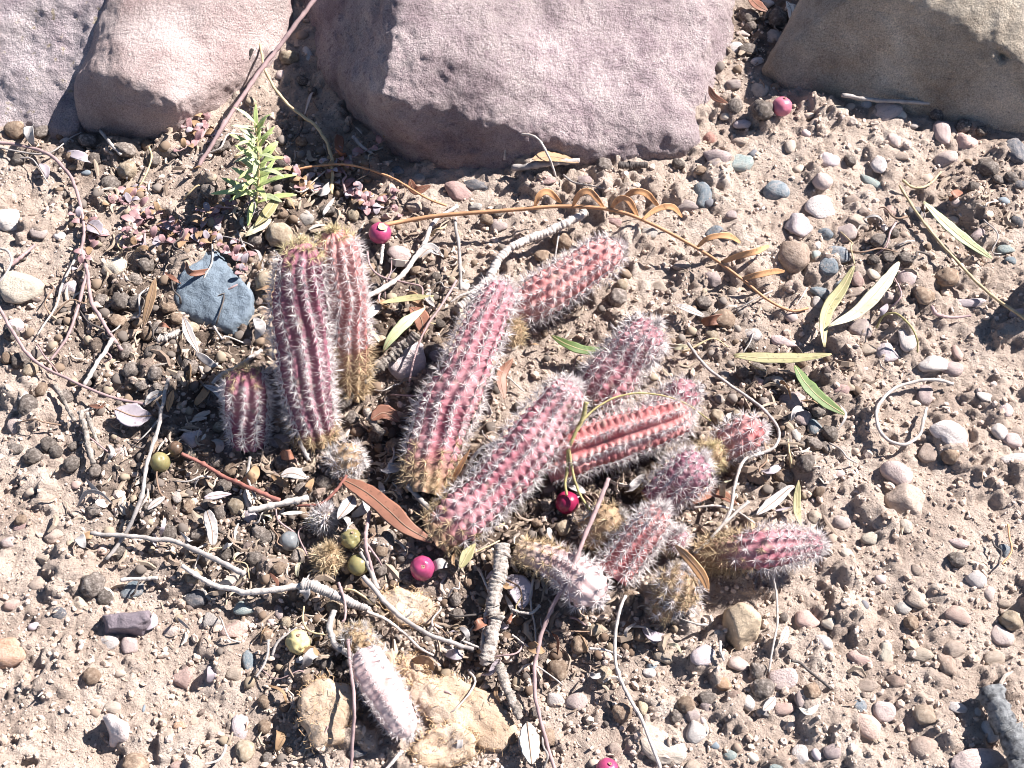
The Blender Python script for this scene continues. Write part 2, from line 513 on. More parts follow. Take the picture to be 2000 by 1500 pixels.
# ------------------------------------------------------------------ boulders
def boulder(name, label, pts, m, vox, amp, seed, extra=None, cat='rock', group='boulders behind the cactus bed', it=14):
    bm = bmesh.new()
    for pt_ in pts:
        if isinstance(pt_, np.ndarray):
            bm.verts.new(tuple(pt_))
            continue
        px, py, h = pt_
        v0 = P(px, max(py, -150), max(h, 0.0005))
        bm.verts.new(tuple(v0))
        if h < 0:
            bm.verts.new((v0[0], v0[1], h))
    bmesh.ops.convex_hull(bm, input=bm.verts)
    loose = [v for v in bm.verts if not v.link_faces]
    bmesh.ops.delete(bm, geom=loose, context='VERTS')
    me = bpy.data.meshes.new('tmp')
    bm.to_mesh(me)
    bm.free()
    o = bpy.data.objects.new('tmp', me)
    C.objects.link(o)
    md = o.modifiers.new('r', 'REMESH')
    md.mode = 'VOXEL'
    md.voxel_size = vox
    ms = o.modifiers.new('s', 'SMOOTH')
    ms.factor = 0.5
    ms.iterations = it
    dg = bpy.context.evaluated_depsgraph_get()
    e = bpy.data.meshes.new_from_object(o.evaluated_get(dg))
    bpy.data.objects.remove(o)
    n = len(e.vertices)
    co = np.zeros(n * 3, np.float32)
    e.vertices.foreach_get('co', co)
    co = co.reshape(-1, 3).astype(float)
    nr = np.zeros(n * 3, np.float32)
    e.vertices.foreach_get('normal', nr)
    nr = nr.reshape(-1, 3)
    d = 0
    for k, (a, s, oc, kind) in enumerate(amp):
        f = fbm(co / s, oc, seed + 31 * k)
        if kind == 'ridge':
            f = 0.5 - np.abs(f) * 2.2
        elif kind == 'step':
            f = np.tanh(f * 3) * 0.8
        elif kind == 'pit':
            f = -np.clip(f - 0.25, 0, 1) * 3
        d = d + a * f
    co = co + nr * d[:, None]
    if extra:
        co = extra(co, nr)
    base = co.mean(0)
    base[2] = 0
    e.vertices.foreach_set('co', (co - base).astype(np.float32).ravel())
    e.materials.clear()
    e.materials.append(m)
    e.polygons.foreach_set('use_smooth', [True] * len(e.polygons))
    e.update()
    return tag(obj(name, e, loc=base), label, cat, group)

def groove(path, depth, width):
    """a crack cut along a pixel path (heights given)"""
    pth = np.array([P(*p) for p in path])
    def f(co, nr):
        best = np.full(len(co), 9.0)
        for a, b in zip(pth[:-1], pth[1:]):
            t = np.clip(((co - a) @ (b - a)) / ((b - a) @ (b - a)), 0, 1)
            best = np.minimum(best, np.linalg.norm(co - (a + t[:, None] * (b - a)), axis=1))
        best = best * (1 + 0.5 * fbm(co / 0.006, 2, 77))
        return co - nr * (depth * np.exp(-(best / width) ** 2))[:, None]
    return f

def rockmat(name, stops, **k):
    return mat(name, stops, 48, 0.9, 1.0, 620, 0.0034, 0, 0.2, detail=15, dist=0.6, grain=True, **k)
R_mid = rockmat('rock_mauve_pink', [(0.30, (0.25, 0.185, 0.205)), (0.46, (0.40, 0.32, 0.33)), (0.7, (0.56, 0.47, 0.46))], speck=(420, 0.58, (0.27, 0.2, 0.22), 0.7))
R_pink = rockmat('rock_pink', [(0.30, (0.36, 0.255, 0.25)), (0.5, (0.51, 0.40, 0.385)), (0.7, (0.60, 0.50, 0.485))], speck=(600, 0.64, (0.34, 0.23, 0.22), 0.6))
R_grey = rockmat('rock_purple_grey', [(0.32, (0.30, 0.24, 0.265)), (0.5, (0.43, 0.365, 0.38)), (0.68, (0.57, 0.49, 0.49))], speck=(260, 0.63, (0.36, 0.29, 0.16), 0.6))
R_cream = rockmat('rock_cream', [(0.30, (0.40, 0.32, 0.25)), (0.5, (0.57, 0.485, 0.395)), (0.7, (0.70, 0.63, 0.54))], speck=(600, 0.63, (0.30, 0.23, 0.18), 0.6))
b = -0.012
boulder('boulder', 'large mauve pink boulder with a broad rough sunlit slope, between the other boulders',
        [(585, -260, b), (602, 0, b), (614, 115, b), (650, 182, b), (722, 252, b), (800, 304, b), (885, 340, b), (1000, 330, b), (1130, 312, b), (1240, 318, b),
         (1356, 286, b), (1384, 180, b), (1408, 95, b), (1440, 0, b), (1460, -260, b),
         (800, -260, .068), (812, 0, .060), (768, 80, .056), (745, 185, .043), (792, 258, .019), (885, 328, .003), (1010, 314, .005), (1200, 302, .006), (1335, 264, .007),
         (1365, 150, .012), (1385, 40, .018), (1395, -200, .026)], R_mid, 0.0012,
        [(0.0040, 0.05, 2, ''), (0.0024, 0.016, 4, ''), (0.0011, 0.0060, 3, ''), (0.0007, 0.0026, 2, ''), (0.0014, 0.024, 2, 'step')], 5)
boulder('boulder', 'smooth pale pink boulder with a shaded undercut front, beside the rough purple grey boulder',
        [(152, 248, b), (235, 276, b), (308, 268, b), (398, 236, b), (462, 188, b), (548, 116, b), (572, 30, b), (590, -260, b), (230, -260, b),
         (156, 176, .016), (188, 150, .027), (240, 146, .033), (290, 166, .030), (345, 204, .022), (430, 172, .011), (520, 90, .010), (555, 10, .012), (245, 20, .038), (400, 0, .034), (520, -60, .026),
         (250, -150, .042), (500, -150, .034)], R_pink, 0.0013,
        [(0.0045, 0.045, 2, ''), (0.0014, 0.012, 3, ''), (0.0008, 0.0060, 3, ''), (0.0005, 0.0026, 2, ''), (0.0022, 0.03, 2, 'pit')], 15,
        groove([(288, 98, .036), (318, 100, .036), (340, 108, .034)], 0.003, 0.0016))
boulder('boulder', 'rough purple grey boulder with yellow lichen flecks and pitted face',
        [(-160, 255, b), (0, 256, b), (60, 250, b), (146, 260, b), (190, 200, b), (275, 0, b), (290, -260, b), (-160, -260, b),
         (148, 246, .002), (60, 238, .001), (-160, 235, .001), (164, 205, .006), (226, 112, .019), (276, 20, .031), (90, 0, .031), (-160, 0, .031), (0, -150, .040), (240, -150, .042)], R_grey, 0.0013,
        [(0.0035, 0.035, 2, ''), (0.0016, 0.012, 3, ''), (0.0014, 0.006, 3, ''), (0.0006, 0.0026, 2, '')], 25)
def onplane(A, B, D, px, py):
    n = np.cross(B - A, D - A)
    d = ray(px, py)
    return CAM + d * ((A - CAM) @ n / (d @ n))
_f = (P(1552, 178, 0), P(1930, 250, 0), P(1840, 80, .0325))
FP = lambda x, y: onplane(*_f, x, y)
_back = [q_ + np.array([.06, .16, .02]) for q_ in (FP(1700, -60), FP(1900, 60))]
boulder('boulder', 'cream topped boulder with a flat shaded brown front',
        [(1486, 138, b), (1552, 176, b), (1660, 190, b), (1850, 214, b), (1930, 248, b), (2080, 275, b), (2160, 100, b), (2160, -260, b), (1640, -160, b),
         FP(1500, 126), FP(1566, 68), FP(1646, -4), FP(1720, -60), FP(1778, -4), FP(1840, 78), FP(1952, 122), FP(2040, 156)] + _back + [(2160, 40, .042), (2160, -200, .06)], R_cream, 0.0014,
        [(0.0014, 0.05, 2, ''), (0.0010, 0.012, 3, ''), (0.0007, 0.006, 3, ''), (0.0004, 0.0026, 2, '')], 35,
        groove([(1900, 62, .034), (1935, 84, .032), (1962, 114, .030)], 0.006, 0.0018))
SB = lambda c, s: [(0.0022, 0.015, 2, ''), (0.0009, 0.006, 3, ''), (0.0004, 0.0025, 2, '')]
def hullstone(label, pts, col, seed):
    o = boulder('stone', label, pts, SB_M[col], 0.0008, SB(0, 0), seed, cat='stone', group='loose pebbles on the soil', it=8)
    return o
SB_M = {k: mat('cobble_' + k, [(0.3, tuple(x * .7 for x in c)), (0.5, c), (0.7, tuple(min(x * 1.3, .8) for x in c))], 150, .8, .9, 900, .0008, 0, .3,
               speck=(420, .62, tuple(min(x * 1.5, .8) for x in c), .6)) for k, c in {'blue': (0.165, 0.205, 0.25), 'yellow': (0.44, 0.345, 0.25), 'white': (0.64, 0.54, 0.52), 'purple': (0.20, 0.165, 0.185)}.items()}
hullstone('big blue grey angular stone beside the standing cactus pair',
          [(320, 566, b), (340, 528, b), (420, 488, b), (448, 504, b), (504, 578, b), (504, 628, b), (458, 664, b), (400, 640, b), (330, 608, b),
           (342, 540, .007), (418, 496, .008), (442, 510, .008), (494, 578, .009), (490, 612, .007), (446, 640, .005), (345, 584, .004)], 'blue', 71)
hullstone('tan yellow wedge stone below the outermost cactus', [(1410, 1192, b), (1440, 1178, b), (1486, 1200, b), (1484, 1244, b), (1444, 1268, b), (1418, 1238, b),
           (1424, 1192, .012), (1445, 1182, .013), (1478, 1205, .012), (1442, 1246, .010)], 'yellow', 72)
hullstone('brightest white faceted stone casting a shadow on bare soil', [(192, 1402, b), (214, 1392, b), (248, 1412, b), (252, 1448, b), (214, 1460, b),
           (198, 1398, .010), (214, 1394, .011), (240, 1414, .011), (242, 1440, .007), (216, 1446, .006)], 'white', 73)
hullstone('flat purple slab stone above two small pale pebbles', [(193, 1200, b), (290, 1190, b), (297, 1212, b), (276, 1236, b), (206, 1244, b),
           (198, 1201, .008), (286, 1194, .009), (290, 1208, .008), (268, 1226, .007), (210, 1232, .007)], 'purple', 74)
hullstone('unseen purple brown cobble added outside the frame to shade the soil', [(2045, 520, b), (2075, 470, b), (2140, 480, b), (2150, 560, b), (2080, 590, b), (2050, 565, b), (2055, 520, .028), (2085, 485, .034), (2130, 500, .034), (2110, 550, .030), (2062, 555, .026)], 'purple', 75)  # stands out of view, added for the shadow it casts into the frame

# ------------------------------------------------------------------ cacti
def cluster_mesh(seed, m, n=17, dense=False):
    r = np.random.RandomState(seed)
    V, F = [], []
    for k in range(n):
        if k < n - 5:
            az = 2 * math.pi * (k + r.uniform(-.3, .3)) / (n - 5)
            po = math.radians(r.uniform(48, 84))
            L = r.uniform(.6, 1.0)
        else:
            az = r.uniform(0, 6.28)
            po = math.radians(r.uniform(5, 42))
            L = r.uniform(.7, 1.15)
        d = np.array([math.sin(po) * math.cos(az), math.sin(po) * math.sin(az), math.cos(po)])
        s = np.cross(d, [0.3, 0.5, 0.8]); s /= np.linalg.norm(s)
        t = np.cross(d, s)
        rad = 0.026
        b0 = len(V)
        ben = d + np.array([0, 0, r.uniform(-.12, .12)])
        for q_ in range(3):
            a = 2.094 * q_
            V.append(rad * (s * math.cos(a) + t * math.sin(a)))
        for q_ in range(3):
            a = 2.094 * q_
            V.append(d * L * .55 + rad * .7 * (s * math.cos(a) + t * math.sin(a)))
        V.append(ben * L)
        for q_ in range(3):
            p_ = (q_ + 1) % 3
            F += [(b0 + q_, b0 + p_, b0 + 3 + p_, b0 + 3 + q_), (b0 + 3 + q_, b0 + 3 + p_, b0 + 6)]
    # woolly areole cushion
    b0 = len(V)
    for k in range(6):
        V.append((0.09 * math.cos(k * 1.047), 0.09 * math.sin(k * 1.047), -0.02))
    V.append((0, 0, 0.06))
    for k in range(6):
        F.append((b0 + k, b0 + (k + 1) % 6, b0 + 6))
    return mesh('spine_cluster', V, F, m, False)
CL = {k: [cluster_mesh(100 + i, m) for i in range(5)] for k, m in SPM.items()}
AXES = []          # capsules in the photograph, so that loose things are not laid into a stem

def cactus(label, axis, skin='rose', ribs=10, lam=27, diamond=True, depth=0.16, tub=0.10, old=0.0, spine='white', spl=22, base_spine='tan', tip_spine=None,
           dens=1.0, name='cactus', nl=110, group='stems of the red cactus clump', wob=0.09, oldpow=1.0):
    """axis: (px, py, height of the axis over the soil, radius in px)"""
    pts, rad = [], []
    for (px, py, h, r) in axis:
        g = G(px, py, h, 0.006)
        pts.append(g)
        rad.append(r * mpp(g) * (.80 if diamond else .88))
        AXES.append((px, py, r))
    for (a, b_) in zip(axis[:-1], axis[1:]):
        for t in (.25, .5, .75):
            AXES.append((a[0] * (1 - t) + b_[0] * t, a[1] * (1 - t) + b_[1] * t, a[3] * (1 - t) + b_[3] * t))
    pr = smooth(np.column_stack([np.array(pts), np.array(rad)]), 60)
    pr[:, 3] *= 1 + .13 * fbm(np.column_stack([pr[:, 0] / .011, pr[:, 1] / .011, pr[:, 2] / .011]), 2, random.randint(0, 999))
    seg = np.concatenate([[0], np.cumsum(np.linalg.norm(np.diff(pr[:, :3], axis=0), axis=1))])
    L = seg[-1]
    Rt = pr[-1, 3] * 1.05
    u = np.concatenate([np.linspace(0, max(L - Rt, L * .3), nl - 26), max(L - Rt, L * .3) + (L - max(L - Rt, L * .3)) * np.sin(np.linspace(0, math.pi / 2, 27))[1:]])
    def at(l):
        return np.array([np.interp(l, seg, pr[:, k]) for k in range(4)])
    ax = np.stack([np.interp(u, seg, pr[:, k]) for k in range(4)], 1)
    l0 = max(L - Rt, L * .3)
    dome = np.where(u > l0, np.sqrt(np.clip(1 - ((u - l0) / (L - l0)) ** 2, 0, 1)), 1.0)
    T = np.gradient(ax[:, :3], axis=0)
    T /= np.linalg.norm(T, axis=1)[:, None]
    S = np.cross(T, np.array([0.1, 0.25, 1.0])); S /= np.linalg.norm(S, axis=1)[:, None]
    W = np.cross(S, T)
    lam *= .68 if diamond else .60
    spl *= 1.08
    tub *= 1.3
    depth *= .62 if diamond else 1.0
    lam_m = lam * mpp(pr[30, :3])
    nr_ = 84
    ph0 = random.random()
    def radius(th, l, base, dm):
        x = th * ribs / (2 * math.pi) + ph0
        i = np.floor(x + 0.5)
        fr = x - i
        rs = np.cos(math.pi * fr) ** 2
        par = (i % 2) * 0.5 if diamond else 0
        arc = np.where(l > l0, l0 + Rt * np.arcsin(np.clip((l - l0) / (L - l0), 0, 1)), l)
        bump = 0.5 + 0.5 * np.cos(2 * math.pi * (arc / lam_m + par))
        return base * dm * (1 - depth + depth * 1.25 * rs ** 0.8 + tub * rs * (bump - .4)) , rs * bump
    th = np.linspace(0, 2 * math.pi, nr_, endpoint=False)
    TH, LL = np.meshgrid(th, u)
    RR, _ = radius(TH, LL, ax[:, 3][:, None], dome[:, None])
    V = ax[:, None, :3] + S[:, None, :] * (RR * np.cos(TH))[..., None] + W[:, None, :] * (RR * np.sin(TH))[..., None]
    V = V.reshape(-1, 3)
    seed = random.randint(0, 9999)
    ce = np.repeat(ax[:, :3], nr_, 0)
    V = ce + (V - ce) * (1 + wob * fbm(V / 0.012, 2, seed) + 0.05 * fbm(V / 0.0022, 2, seed + 3))[:, None]
    base = pts[0].copy()
    base[2] = hs(base[0], base[1])
    idx = np.arange(nl * nr_).reshape(nl, nr_)
    F = np.stack([idx[:-1], np.roll(idx[:-1], -1, 1), np.roll(idx[1:], -1, 1), idx[1:]], -1).reshape(-1, 4)
    me = fast_mesh('stem', V - base, F, CM[skin])
    if old < 0:
        o_ = np.full(nl, -old)
    else:
        o_ = np.clip(1.4 - (u / L) / max(old, 1e-3) * 1.4, 0, 1) ** oldpow if old else np.zeros(nl)
    attr(me, 'old', np.repeat(o_, nr_))
    root = thing(name, label, 'cactus', base, group)
    obj('stem', me, root)
    # spine clusters on the areoles
    jn = int((l0 + Rt * 1.57) / lam_m) + 1
    for i in range(ribs):
        th_i = (i - ph0) * 2 * math.pi / ribs
        par = ((i % ribs) % 2) * 0.5 if diamond else 0
        for j in range(-1, jn + 1):
            l = (j - par) * lam_m + random.uniform(-.06, .06) * lam_m
            if l > l0:
                if l - l0 > Rt * 1.4:
                    continue
                l = l0 + (L - l0) * math.sin((l - l0) / Rt)
            if l < 0.02 * L or random.random() > dens:
                continue
            a = at(l)
            dm = math.sqrt(max(0, 1 - ((l - l0) / (L - l0)) ** 2)) if l > l0 else 1
            if dm < .45 and i % 2:
                continue
            k = int(np.searchsorted(u, l)); k = min(k, nl - 1)
            rr, _ = radius(np.array([th_i]), np.array([l]), a[3], dm)
            out = S[k] * math.cos(th_i) + W[k] * math.sin(th_i)
            p = a[:3] + out * rr[0] * 1.0
            nrm = out * dm + T[k] * (1 - dm * .92)
            nrm /= np.linalg.norm(nrm)
            view = CAM - p
            view = view / np.linalg.norm(view)
            if nrm @ view < -0.3 or p[2] < hz(p[0], p[1]) - 0.001:
                continue
            sp = spine
            if old < 0 and random.random() < .5:
                sp = base_spine
            elif old > 0 and l / L < old * random.uniform(.5, 1.05):
                sp = base_spine
            if tip_spine and l > L - Rt * random.uniform(.3, .9):
                sp = tip_spine
            me_c = random.choice(CL[sp])
            o = bpy.data.objects.new('spine_cluster', me_c)
            C.objects.link(o)
            o.parent = root
            sc = spl * mpp(p) * random.uniform(.8, 1.2) * (0.75 + .25 * dm)
            qn = Vector(nrm + np.array([random.gauss(0, .1) for _ in range(3)])).to_track_quat('Z', 'Y')
            o.matrix_local = Matrix.Translation(Vector(p - base)) @ qn.to_matrix().to_4x4() @ Matrix.Rotation(random.uniform(0, 6.28), 4, 'Z') @ Matrix.Scale(sc, 4)
    # crown tuft at the growing tip
    a = at(L)
    for k in range(10):
        o = bpy.data.objects.new('spine_cluster', random.choice(CL[tip_spine or spine]))
        C.objects.link(o)
        o.parent = root
        off = np.array([random.gauss(0, .2) for _ in range(3)]) * a[3] * (1, .5, .6)[k % 3] - T[-1] * a[3] * .06
        qn = Vector(T[-1] + np.array([random.gauss(0, .25) for _ in range(3)])).to_track_quat('Z', 'Y')
        o.matrix_local = Matrix.Translation(Vector(a[:3] + off - base)) @ qn.to_matrix().to_4x4() @ Matrix.Scale(spl * mpp(a[:3]) * random.uniform(.7, 1), 4)
    return root

m_ = 0.001
cactus('tall upright cactus stem with magenta ribs, front one of the standing pair', [(618, 862, 0, 40), (604, 790, 14*m_, 47), (592, 700, 30*m_, 53), (584, 610, 46*m_, 55), (586, 540, 58*m_, 52), (592, 476, 68*m_, 44)],
       'magenta', 12, 27, False, .2, .09, .12, tip_spine='yellow', spl=21)
cactus('upright cactus stem with corky coral middle, behind the front one of the standing pair', [(684, 775, 0, 36), (680, 700, 14*m_, 42), (674, 610, 30*m_, 46), (666, 540, 42*m_, 47), (657, 490, 52*m_, 43), (650, 450, 60*m_, 36)],
       'coral', 12, 27, False, .2, .09, .45, tip_spine='yellow', spl=21, oldpow=.6)
cactus('short stubby magenta cactus stem standing apart in front of the blue grey stone', [(487, 872, 0, 34), (484, 815, 10*m_, 41), (480, 765, 22*m_, 42), (474, 720, 32*m_, 36)],
       'magenta', 10, 24, False, .2, .08, 0, tip_spine='tan', spl=19, nl=80)
cactus('long rose cactus stem leaning back from a corky brown base', [(828, 968, 2*m_, 44), (838, 905, 9*m_, 54), (866, 820, 14*m_, 58), (905, 735, 20*m_, 56), (945, 640, 26*m_, 50), (985, 552, 31*m_, 40)],
       'rose', 12, 27, True, .17, .13, .24, spl=21)
cactus('rose cactus segment with diamond bumps, reaching up beyond the long leaning stem', [(985, 606, 10*m_, 34), (1020, 598, 11*m_, 42), (1065, 575, 13*m_, 46), (1120, 540, 15*m_, 46), (1175, 503, 17*m_, 42), (1212, 482, 18*m_, 32)],
       'coral', 12, 27, True, .14, .16, 0, spl=19)
cactus('tiny dry brown cactus pup stuck on the side of the long leaning stem', [(1003, 668, 14*m_, 22), (1000, 645, 20*m_, 26), (996, 628, 25*m_, 20)],
       'corky', 8, 16, True, .1, .1, -.9, spine='tan', spl=18, nl=50)
cactus('spiny grey pink cactus stem behind the ribbed coral one', [(1160, 790, 3*m_, 44), (1192, 742, 9*m_, 52), (1228, 692, 15*m_, 52), (1262, 655, 20*m_, 46), (1284, 634, 23*m_, 36)],
       'rose', 12, 24, True, .15, .12, .1, spine='white', base_spine='grey', spl=24)
cactus('longest pink cactus stem lying diagonally in the middle of the bed', [(850, 1048, 4*m_, 46), (905, 1005, 9*m_, 55), (968, 948, 13*m_, 58), (1025, 880, 17*m_, 57), (1072, 815, 22*m_, 52), (1108, 768, 26*m_, 46), (1124, 748, 28*m_, 36)],
       'rose', 12, 27, True, .15, .16, .16, spl=21)
cactus('ribbed coral cactus stem lying sideways over the dark berry', [(1068, 905, 6*m_, 44), (1120, 882, 11*m_, 50), (1190, 858, 14*m_, 50), (1265, 834, 16*m_, 46), (1325, 815, 17*m_, 40), (1350, 806, 18*m_, 32)],
       'coral', 10, 24, False, .24, .16, 0, spl=19)
cactus('small pink cactus tip peeping out behind the ribbed coral stem', [(1270, 810, 5*m_, 32), (1310, 788, 11*m_, 38), (1345, 768, 15*m_, 36), (1362, 760, 17*m_, 28)],
       'rose', 10, 24, True, .15, .12, 0, spl=21, nl=80)
cactus('bristly pink cactus stem farthest along on the right of the ribbed coral one', [(1400, 885, 5*m_, 32), (1432, 862, 9*m_, 38), (1465, 845, 12*m_, 38), (1492, 836, 13*m_, 28)],
       'coral', 10, 24, True, .15, .12, .15, spl=21, nl=80)
cactus('purple flanked cactus stem with a white bristly crown', [(1275, 985, 3*m_, 42), (1312, 950, 9*m_, 48), (1350, 920, 16*m_, 50), (1378, 898, 21*m_, 44)],
       'magenta', 12, 24, True, .12, .1, .1, spl=21, tip_spine='white')
cactus('tiny yellow spined cactus head behind the white bristly crown', [(1385, 905, 6*m_, 22), (1388, 886, 14*m_, 28), (1390, 872, 19*m_, 24)],
       'corky', 8, 18, True, .1, .1, -.6, spine='yellow', spl=19, nl=50)
cactus('short bright pink cactus stem with white spines, in front of the purple flanked one', [(1195, 1125, 4*m_, 36), (1220, 1090, 9*m_, 42), (1250, 1050, 13*m_, 40), (1282, 1012, 18*m_, 34), (1298, 992, 22*m_, 28)],
       'coral', 10, 25, True, .15, .16, 0, spl=24)
cactus('tiny fuzzy cactus pup beside the short bright pink stem', [(1318, 1068, 4*m_, 20), (1322, 1050, 9*m_, 24), (1326, 1036, 13*m_, 20)],
       'rose', 8, 17, True, .1, .1, .3, spine='white', spl=19, nl=50)
cactus('cactus stem lying outward with corky orange brown base and spiny pink end', [(1362, 1084, 3*m_, 30), (1420, 1080, 7*m_, 40), (1490, 1072, 10*m_, 45), (1555, 1066, 12*m_, 40), (1608, 1064, 13*m_, 24)],
       'rose', 12, 24, True, .13, .12, .5, spl=21)
cactus('dead brown cactus stump behind the crossed pale stalks', [(1150, 1045, 2*m_, 40), (1185, 1022, 8*m_, 46), (1215, 1005, 12*m_, 38)],
       'corky', 10, 24, True, .12, .1, -.8, spine='grey', spl=20, nl=70)
cactus('whitish hairy cactus stem sprawling beside the barky stick', [(1015, 1078, 3*m_, 28), (1055, 1090, 7*m_, 36), (1105, 1112, 10*m_, 42), (1150, 1150, 11*m_, 48), (1172, 1172, 11*m_, 40)],
       'pale', 10, 24, True, .1, .1, .45, spl=19)
cactus('round spiny ball cactus next to the tan curled leaf', [(1315, 1180, 2*m_, 40), (1325, 1148, 8*m_, 48), (1335, 1112, 16*m_, 44)],
       'corky', 12, 22, True, .1, .1, -.25, spine='white', spl=20, nl=70)
cactus('smallest spiny cactus pup at the foot of the round ball cactus', [(1292, 1200, 1*m_, 22), (1298, 1188, 5*m_, 25), (1302, 1178, 8*m_, 20)],
       'corky', 8, 16, True, .1, .1, -.5, spine='white', spl=16, nl=50)
cactus('pale shrivelled cactus stem lying in front with a bare whitish tip', [(716, 1280, 6*m_, 38), (730, 1318, 9*m_, 48), (758, 1366, 10*m_, 46), (785, 1410, 9*m_, 38), (800, 1440, 7*m_, 26)],
       'pale', 8, 18, True, .06, .03, 0, spl=13, dens=.8, wob=.16)
cactus('dried grey furry cactus pup below the standing pair', [(655, 910, 2*m_, 30), (680, 898, 6*m_, 40), (708, 900, 7*m_, 34)],
       'corky', 10, 16, True, .1, .1, -.8, spine='white', base_spine='grey', spl=20, nl=60)
cactus('dried grey beige cactus ball above the pale shrivelled stem', [(700, 1262, 1*m_, 34), (704, 1242, 5*m_, 38), (712, 1222, 9*m_, 34)],
       'corky', 12, 14, True, .1, .1, -.9, spine='grey', base_spine='tan', spl=15, nl=60)
cactus('white tufted cactus pup between the grey shell and the rust leaf', [(632, 1030, 1*m_, 16), (634, 1012, 5*m_, 20), (638, 995, 8*m_, 16)],
       'corky', 8, 13, True, .1, .1, -.7, spine='white', base_spine='grey', spl=24, nl=50)
cactus('brown bristly cactus pup beside the olive berry', [(640, 1102, 1*m_, 24), (640, 1088, 5*m_, 28), (642, 1072, 8*m_, 22)],
       'corky', 8, 15, True, .1, .1, -.9, spine='tan', base_spine='tan', spl=22, nl=50)

# ------------------------------------------------------------------ stones
USED = []           # px, py, radius px of everything laid on the soil
def stone_mesh(seed, kind, sub, m):
    r = np.random.RandomState(seed)
    d, f = ICO[sub]
    n = {'r': 9, 'a': 13, 'f': 10}[kind]
    soft = {'r': 16, 'a': 48, 'f': 32}[kind]
    acc = np.zeros(len(d))
    for k in range(n):
        v = r.normal(size=3); v /= np.linalg.norm(v)
        dist = r.uniform(.55, .92)
        acc += np.exp(-soft * (dist / np.maximum(d @ v, 0.05) - 0.0).clip(0, 3))
    rr = -np.log(acc + np.exp(-soft * 1.0)) / soft
    rr = rr.clip(.3, 1.1)
    v = d * rr[:, None]
    v = v * (1 + 0.10 * fbm(d * 1.5, 2, seed) + 0.05 * fbm(d * 5, 3, seed + 5))[:, None]
    mx = np.abs(v).max(0)
    return mesh('pebble', v / mx, f, m)
ITEMS = []          # (object, px, py, size px, colour word, noun)
def stone(px, py, w_, h_, col, kind='r', rot=0, flat=0.72, lift=.14, label=None, name='pebble', seed=None):
    c = flat * min(w_, h_)
    if kind == 'r' and not label:
        kind = random.choice('rrfa')
    g = G(px, py, 0, 0.002 + w_ * 0.00004)
    k = mpp(g)
    a, b_, cc = w_ * k / 2, h_ * k / 2 * 1.06, c * k / 2
    cen = G(px, py, cc * (lift if label or w_ > 60 else random.uniform(-.2, lift)), 0.002 + w_ * 0.00004)
    me = stone_mesh(seed or random.randint(0, 10 ** 6), kind, 4 if w_ > 75 else (3 if w_ > 26 else 2), SM[col])
    o = obj(name, me, loc=cen)
    o.scale = (a, b_, cc)
    o.rotation_euler = (random.uniform(-.2, .2), random.uniform(-.25, .1), math.radians(rot))
    tag(o, label, 'pebble' if name == 'pebble' else 'stone', 'loose pebbles on the soil')
    USED.append((px, py, max(w_, h_) * .5))
    if not label:
        ITEMS.append((o, px, py, max(w_, h_), WORD[col], {'r': 'rounded', 'a': 'angular', 'f': 'blocky'}[kind], 'pebble'))
    return o
USED.append((412, 572, 96))
USED.append((1445, 1214, 31))
USED.append((245, 1213, 46))
USED.append((220, 1426, 26))
stone(800, 706, 92, 78, 'lilac', 'r', 30, .6, .3, 'large pale lilac stone under the barky stick', 'stone', 17)
stone(40, 562, 92, 76, 'cream', 'r', -10, .7, .3, 'big cream rounded stone half cut off by the photo edge', 'stone', 21)
stone(1555, 502, 70, 84, 'brown', 'r', 20, .7, .3, 'big rough brown cobble right of the orange frond tip', 'stone', 23)
stone(14, 432, 66, 50, 'white', 'f', 10, .7, .5, 'white stone with a shaded orange flank at the photo edge', 'stone', 27)
stone(15, 1276, 66, 78, 'orange', 'r', 80, .6, .3, 'orange tan stone at the photo edge', 'stone', 29)
stone(1905, 1494, 130, 58, 'pink', 'f', 3, .6, .4, 'long pale pink stone cut off by the bottom photo edge', 'stone', 33)
stone(1290, 1452, 110, 70, 'cream', 'f', -40, .35, .1, 'half buried flat cream slab crossed by a thin pale stalk', 'stone', 37)
stone(1770, 978, 84, 70, 'tan', 'r', -30, .7, .1, 'large half buried tan lump with a deep shadow', 'stone', 39)
stone(1985, 298, 40, 66, 'slate', 'r', 8, .7, .4, 'black blue striped stone at the photo edge', 'stone', 43)
